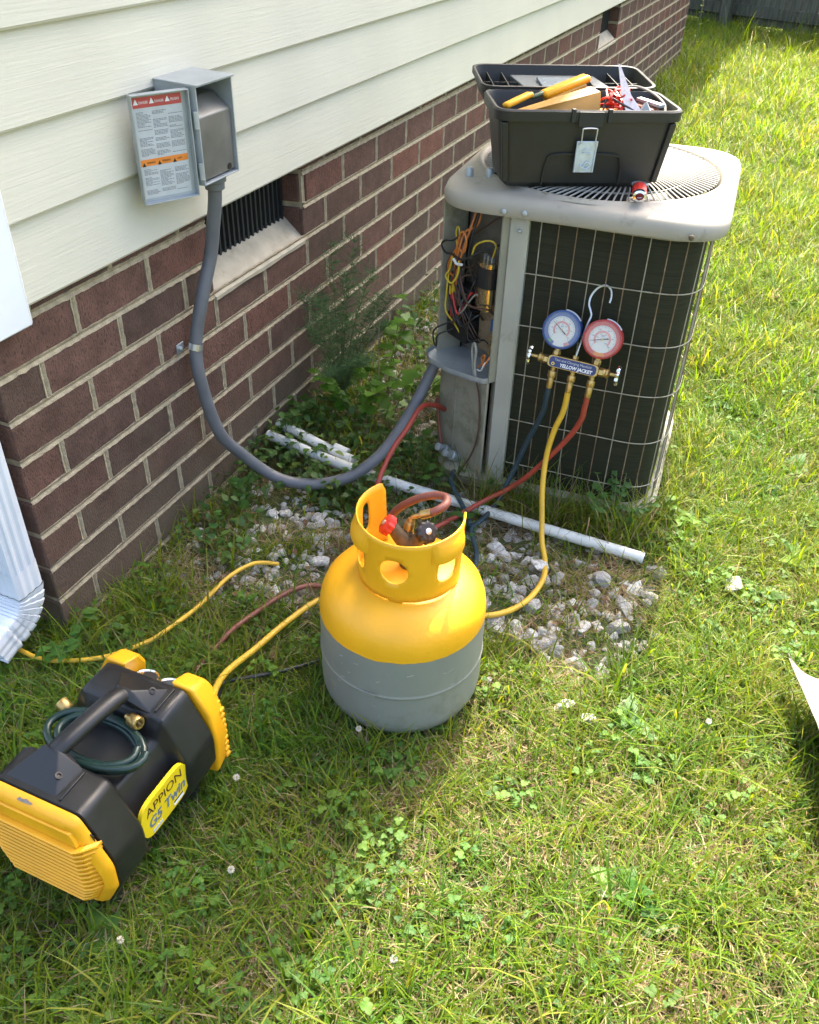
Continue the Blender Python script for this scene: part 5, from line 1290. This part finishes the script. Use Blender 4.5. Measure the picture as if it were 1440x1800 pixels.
scatter('dry_thatch', st_pts, hidden_col('straw_bit', [straw(60 + i, 26, .04) for i in range(5)]), 'dry straw-coloured thatch between the green blades', 5)
scatter('clover_cover', cl_pts, hidden_col('clover_bit', [clover(80 + i) for i in range(7)]), 'clover leaves mixed into the lawn', 7)
scatter('vine_cover', vi_pts, hidden_col('vine_bit', [vine(100 + i) for i in range(7)]), 'low vine leaves creeping over the pipe beside the wall', 7)
scatter('lawn_weeds', we_pts, hidden_col('weed_bit', [dandelion(120 + i) for i in range(5)]), 'broad-leaved weeds scattered in the sunny lawn', 5)
# gravel
def stone(seed, flat=.6):
    rn = random.Random(seed); bm = bmesh.new(); bmesh.ops.create_icosphere(bm, subdivisions=3, radius=1)
    off = Vector((rn.uniform(0, 50), rn.uniform(0, 50), 0)); sx, sy, sz = rn.uniform(.8, 1.2), rn.uniform(.6, .9), rn.uniform(.45, .75)
    planes = [(Vector((rn.gauss(0, 1), rn.gauss(0, 1), rn.gauss(0, 1))).normalized(), rn.uniform(.50, .82)) for _ in range(13)]
    for v in bm.verts:
        c = v.co.copy()
        for n_, d_ in planes:
            k = c.dot(n_)
            if k > d_: c -= n_ * (k - d_)
        c *= 1 + .10 * noise.noise(c * 2.2 + off); v.co = Vector((c.x * sx, c.y * sy, c.z * sz))
    me = bpy.data.meshes.new('stone'); bm.to_mesh(me); bm.free(); me.materials.append(M['rock']); smooth(me, 16); return me
stones = [stone(200 + i) for i in range(9)]
gp_ = []
for _ in range(6500):
    x, y = rr.uniform(.0, 1.25), rr.uniform(.1, 2.6)
    if blocked(x, y, .012): continue
    w = gravel_w(x, y)
    if w <= 0 or rr.random() > w: continue
    big = .66 < x < 1.14 and .30 < y < .74
    s_ = rr.uniform(.008, .019) * (1.5 if big and rr.random() < .4 else 1)
    gp_.append((x, y, gz(x, y) + s_ * rr.uniform(-.25, .45), rr.uniform(-.5, .5), rr.uniform(-.5, .5), rr.uniform(0, 6.28), s_))
for _ in range(90):
    x, y = rr.uniform(.95, 1.35), rr.uniform(.15, 1.2)
    if not blocked(x, y, .02): gp_.append((x, y, gz(x, y) + .004, 0, 0, rr.uniform(0, 6.28), rr.uniform(.007, .016)))
scatter('gravel', gp_, hidden_col('pebble', stones), 'white quartz gravel bed in front of the condenser', 9)
# loose stones one can pick out
for (x, y, s_, lab) in ((1.195, .705, .030, 'large pale stone at the right tip of the gravel bed'), (1.005, .215, .022, 'pale stone in the grass below the gravel, left of a spiky weed'), (.955, .225, .020, 'small pale stone in the grass nearest the tank side'),
                        (1.060, .275, .021, 'rounded pale stone in the grass right of the gravel tip'), (.355, .400, .022, 'flat pale stone lying left of the tank'), (.80, .59, .026, 'big grey stone beside the yellow hose bend'), (.93, .60, .028, 'largest white stone amid the gravel below the pipe mouth')):
    o = link('stone', stones[rr.randrange(9)]); o.location = (x, y, s_ * .4); o.scale = (s_, s_, s_ * .8); o.rotation_euler = (rr.uniform(-.3, .3), rr.uniform(-.3, .3), rr.uniform(0, 6)); tag(o, lab, 'stone')
# clover blooms: each one its own small thing
bloom = MB()
for q in range(44):
    a = q * 2.4; zz = 1 - 2 * (q + .5) / 44; r_ = math.sqrt(1 - zz * zz); d = Vector((r_ * math.cos(a), r_ * math.sin(a), zz)); s_ = d.orthogonal().normalized()
    bloom.add([d * .001, d * .0042 + s_ * .0011, d * .0060, d * .0042 - s_ * .0011], [(0, 1, 2, 3)])
bloom_me = bloom.mesh('bloom', M['flower'], fix=False); stalk_me = MB().tube([(0, 0, -.05), (.002, .001, -.02), (0, 0, -.002)], .0008, 5).mesh('stalk', M['stem'])
fls = [(.600, -.330, 'white clover bloom low in the picture below the tank shadow'), (.520, -.48, 'white clover bloom near the bottom left edge'), (.655, -.02, 'clover bloom just below the tank front'), (.410, -.43, 'clover bloom in front of the yellow slats'),
       (.56, .06, 'clover bloom at the left foot of the tank'), (.52, -.19, 'clover bloom between machine label and tank'), (.82, .18, 'clover bloom in the sun right of the tank'), (1.02, .45, 'clover bloom at the gravel edge in the sun'), (.87, -.35, 'clover bloom in the sunny straw patch'),
       (1.2, .25, 'clover bloom on the sunny lawn left of the sheet panel'), (.47, .23, 'clover bloom by the yellow hose left of the tank'), (1.33, 1.3, 'clover bloom in the sunny lawn right of the condenser')]
for x, y, lab in fls:
    t_ = thing('clover_flower', lab, 'flower', (x, y, .062), rr.uniform(0, 6), 'clover blooms in the lawn'); link('bloom', bloom_me, t_); link('stalk', stalk_me, t_)
# feathery plant by the wall
fp = thing('feathery_plant', 'wispy dark green feathery plant growing against the brick wall', 'plant', (.07, 1.05, 0))
rf_ = random.Random(5)
for k in range(15):
    az = rf_.uniform(0, 6.28); tip = Vector((.045 + .10 * math.cos(az), .15 * math.sin(az) - .03, rf_.uniform(.16, .44))); mid = tip * .5 + Vector((0, 0, .05)); sp_ = spline([(0, 0, 0), mid, tip], 8)
    if any(p.x + .07 < .01 for p in sp_): sp_ = [Vector((max(p.x, -.055), p.y, p.z)) for p in sp_]
    st = MB().tube(sp_, [.0022 * (1 - .7 * i / (len(sp_) - 1)) for i in range(len(sp_))], 5).build('stem', M['stem'], fp)
    mb = MB()
    for i, p in enumerate(sp_[3:]):
        for q in range(8):
            a = rf_.uniform(0, 6.28); d = Vector((math.cos(a), math.sin(a), rf_.uniform(.2, 1))).normalized() * rf_.uniform(.02, .055)
            if p.x + d.x + .07 < .008: d.x = abs(d.x)
            mb.tube([p, p + d], [.0006, .0003], 3, caps=False)
            for u in range(7):
                s_ = p + d * (u + 1) / 7; e = Vector((rf_.gauss(0, 1), rf_.gauss(0, 1), rf_.gauss(.3, 1))).normalized() * .009
                w = e.orthogonal().normalized() * .0008; mb.add([s_ - w, s_ + w, s_ + e], [(0, 1, 2)])
    mb.build('foliage', M['fern'], fp, fix=False)
# leafy plants with separate leaves
def leaf_me(shape, size, col, n=9, fold=.2):
    mb = MB(); leaflet(mb, Vector((0, 0, 0)), 0, 0, size, col, shape, n, fold); return mb.mesh('leaf', M['leaf'], fix=False)
def leafy(name, label, loc, stems, nleaf, size, shape, col, spread=.5, seed=0, hmin=.2):
    t_ = thing(name, label, 'plant', loc); rl = random.Random(seed); me = leaf_me(shape, size, col)
    for s_ in range(stems):
        az = rl.uniform(0, 6.28); h = loc[3] if len(loc) > 3 else .15
    return t_
def plant(name, label, x, y, h, stems, nleaf, size, shape, col, spread, seed, cat='plant'):
    t_ = thing(name, label, cat, (x, y, gz(x, y))); rl = random.Random(seed); me = leaf_me(shape, size, col)
    for s_ in range(stems):
        az = rl.uniform(0, 6.28); tip = Vector((spread * math.cos(az), spread * math.sin(az), h * rl.uniform(.8, 1)));
        if x + tip.x < .03: tip.x = abs(tip.x) * .5
        sp_ = spline([(0, 0, 0), tip * .5 + Vector((0, 0, h * .08)), tip], 6)
        MB().tube(sp_, [.0016 * (1 - .6 * i / (len(sp_) - 1)) for i in range(len(sp_))], 5).build('stem', M['stem'], t_)
        for q in range(nleaf):
            f = .25 + .75 * (q + 1) / nleaf; p = sp_[min(len(sp_) - 1, int(f * (len(sp_) - 1)))]
            a = rl.uniform(0, 6.28) if shape == 'lobed' else q * 2.4 + rl.uniform(-.4, .4); o = link('leaf', me, t_, p); k = rl.uniform(.7, 1.15)
            o.rotation_euler = (0, rl.uniform(-.5, .35), a); o.scale = (k, k, k)
            if x + p.x + size * k * math.cos(a) < .01: o.rotation_euler = (0, -.3, rl.uniform(-1.2, 1.2))
    return t_
plant('maple_seedling', 'bright green lobed-leaf seedling on a thin stem beside the feathery plant', .19, 1.09, .33, 2, 8, .052, 'lobed', (.10, .22, .028), .05, 1)
plant('maple_seedling', 'lower lobed-leaf seedling between the wall plants and the white gravel', .24, 1.02, .20, 3, 5, .048, 'lobed', (.085, .19, .03), .08, 2)
plant('leafy_bush', 'bright green leafy bush of many small leaves in front of the feathery plant', .16, .98, .17, 9, 7, .034, 'lobed', (.10, .22, .03), .10, 21)
plant('leafy_bush', 'low leafy bush between the wall and the open wiring corner', .27, 1.18, .13, 8, 6, .030, 'oval', (.095, .20, .03), .10, 22)
plant('broadleaf_weed', 'leafy green weed at the foot of the house corner behind the downspout', .030, -.045, .07, 5, 4, .030, 'oval', (.075, .17, .035), .06, 3)
plant('broadleaf_weed', 'leafy weed in the grass just right of the downspout elbow', .09, -.03, .05, 4, 4, .026, 'oval', (.06, .15, .035), .05, 4)
plant('creeper_seedling', 'five-leaved seedling sprouting in front of the white pipe behind the tank', .600, .640, .065, 1, 5, .036, 'oval', (.055, .13, .035), .01, 6)
plant('lobed_herb', 'bushy lobed green herb at the foot of the condenser coil', .915, .790, .14, 9, 8, .020, 'lobed', (.065, .16, .045), .075, 7)
plant('spiky_weed', 'spiky narrow-leaved weed in the sun below the gravel', 1.075, .235, .04, 3, 8, .045, 'long', (.09, .18, .05), .02, 8)
plant('broadleaf_weed', 'glossy leafy weed at the sunny rear foot of the condenser', 1.06, .90, .06, 4, 4, .034, 'oval', (.10, .20, .03), .05, 9)
plant('vine_sprig', 'leafy vine sprig climbing the brick above the short pipe', .05, .80, .15, 4, 6, .026, 'oval', (.055, .13, .035), .06, 10)
plant('vine_sprig', 'leafy vine sprig spreading at the wall foot under the conduit loop', .06, .56, .10, 4, 5, .028, 'oval', (.065, .15, .035), .07, 12)
tw = tag(MB().tube(spline([(.21, 1.00, 0), (.215, 1.0, .10), (.20, 1.02, .20), (.195, 1.04, .27)], 5), .0012, 5).build('dry_twig', M['twig']), 'thin pale dry twig standing among the seedlings', 'twig')
vs_ = thing('tall_weed_stalk', 'tall thin weed stalk catching light beside the far end of the wall', 'plant', (.06, 7.25, 0))
mbv = MB().tube(spline([(0, 0, 0), (.01, 0, .3), (-.005, 0, .7), (.01, 0, 1.2)], 6), .004, 5).build('stem', M['stem'], vs_); lm = leaf_me('oval', .05, (.16, .24, .05))
for q in range(26): o = link('leaf', lm, vs_, (rr.uniform(-.01, .01), 0, .1 + q * .042)); o.rotation_euler = (0, -.4, q * 2.4)

for x, y in ((-.09, -.10), (.09, -.10), (-.09, .10), (.09, .10)): MB().lathe([(.012, -.004), (.014, 0), (.013, .052)], 12, Matrix.Translation((x * .68, y, 0))).build('rubber_foot', M['cable'], RM)
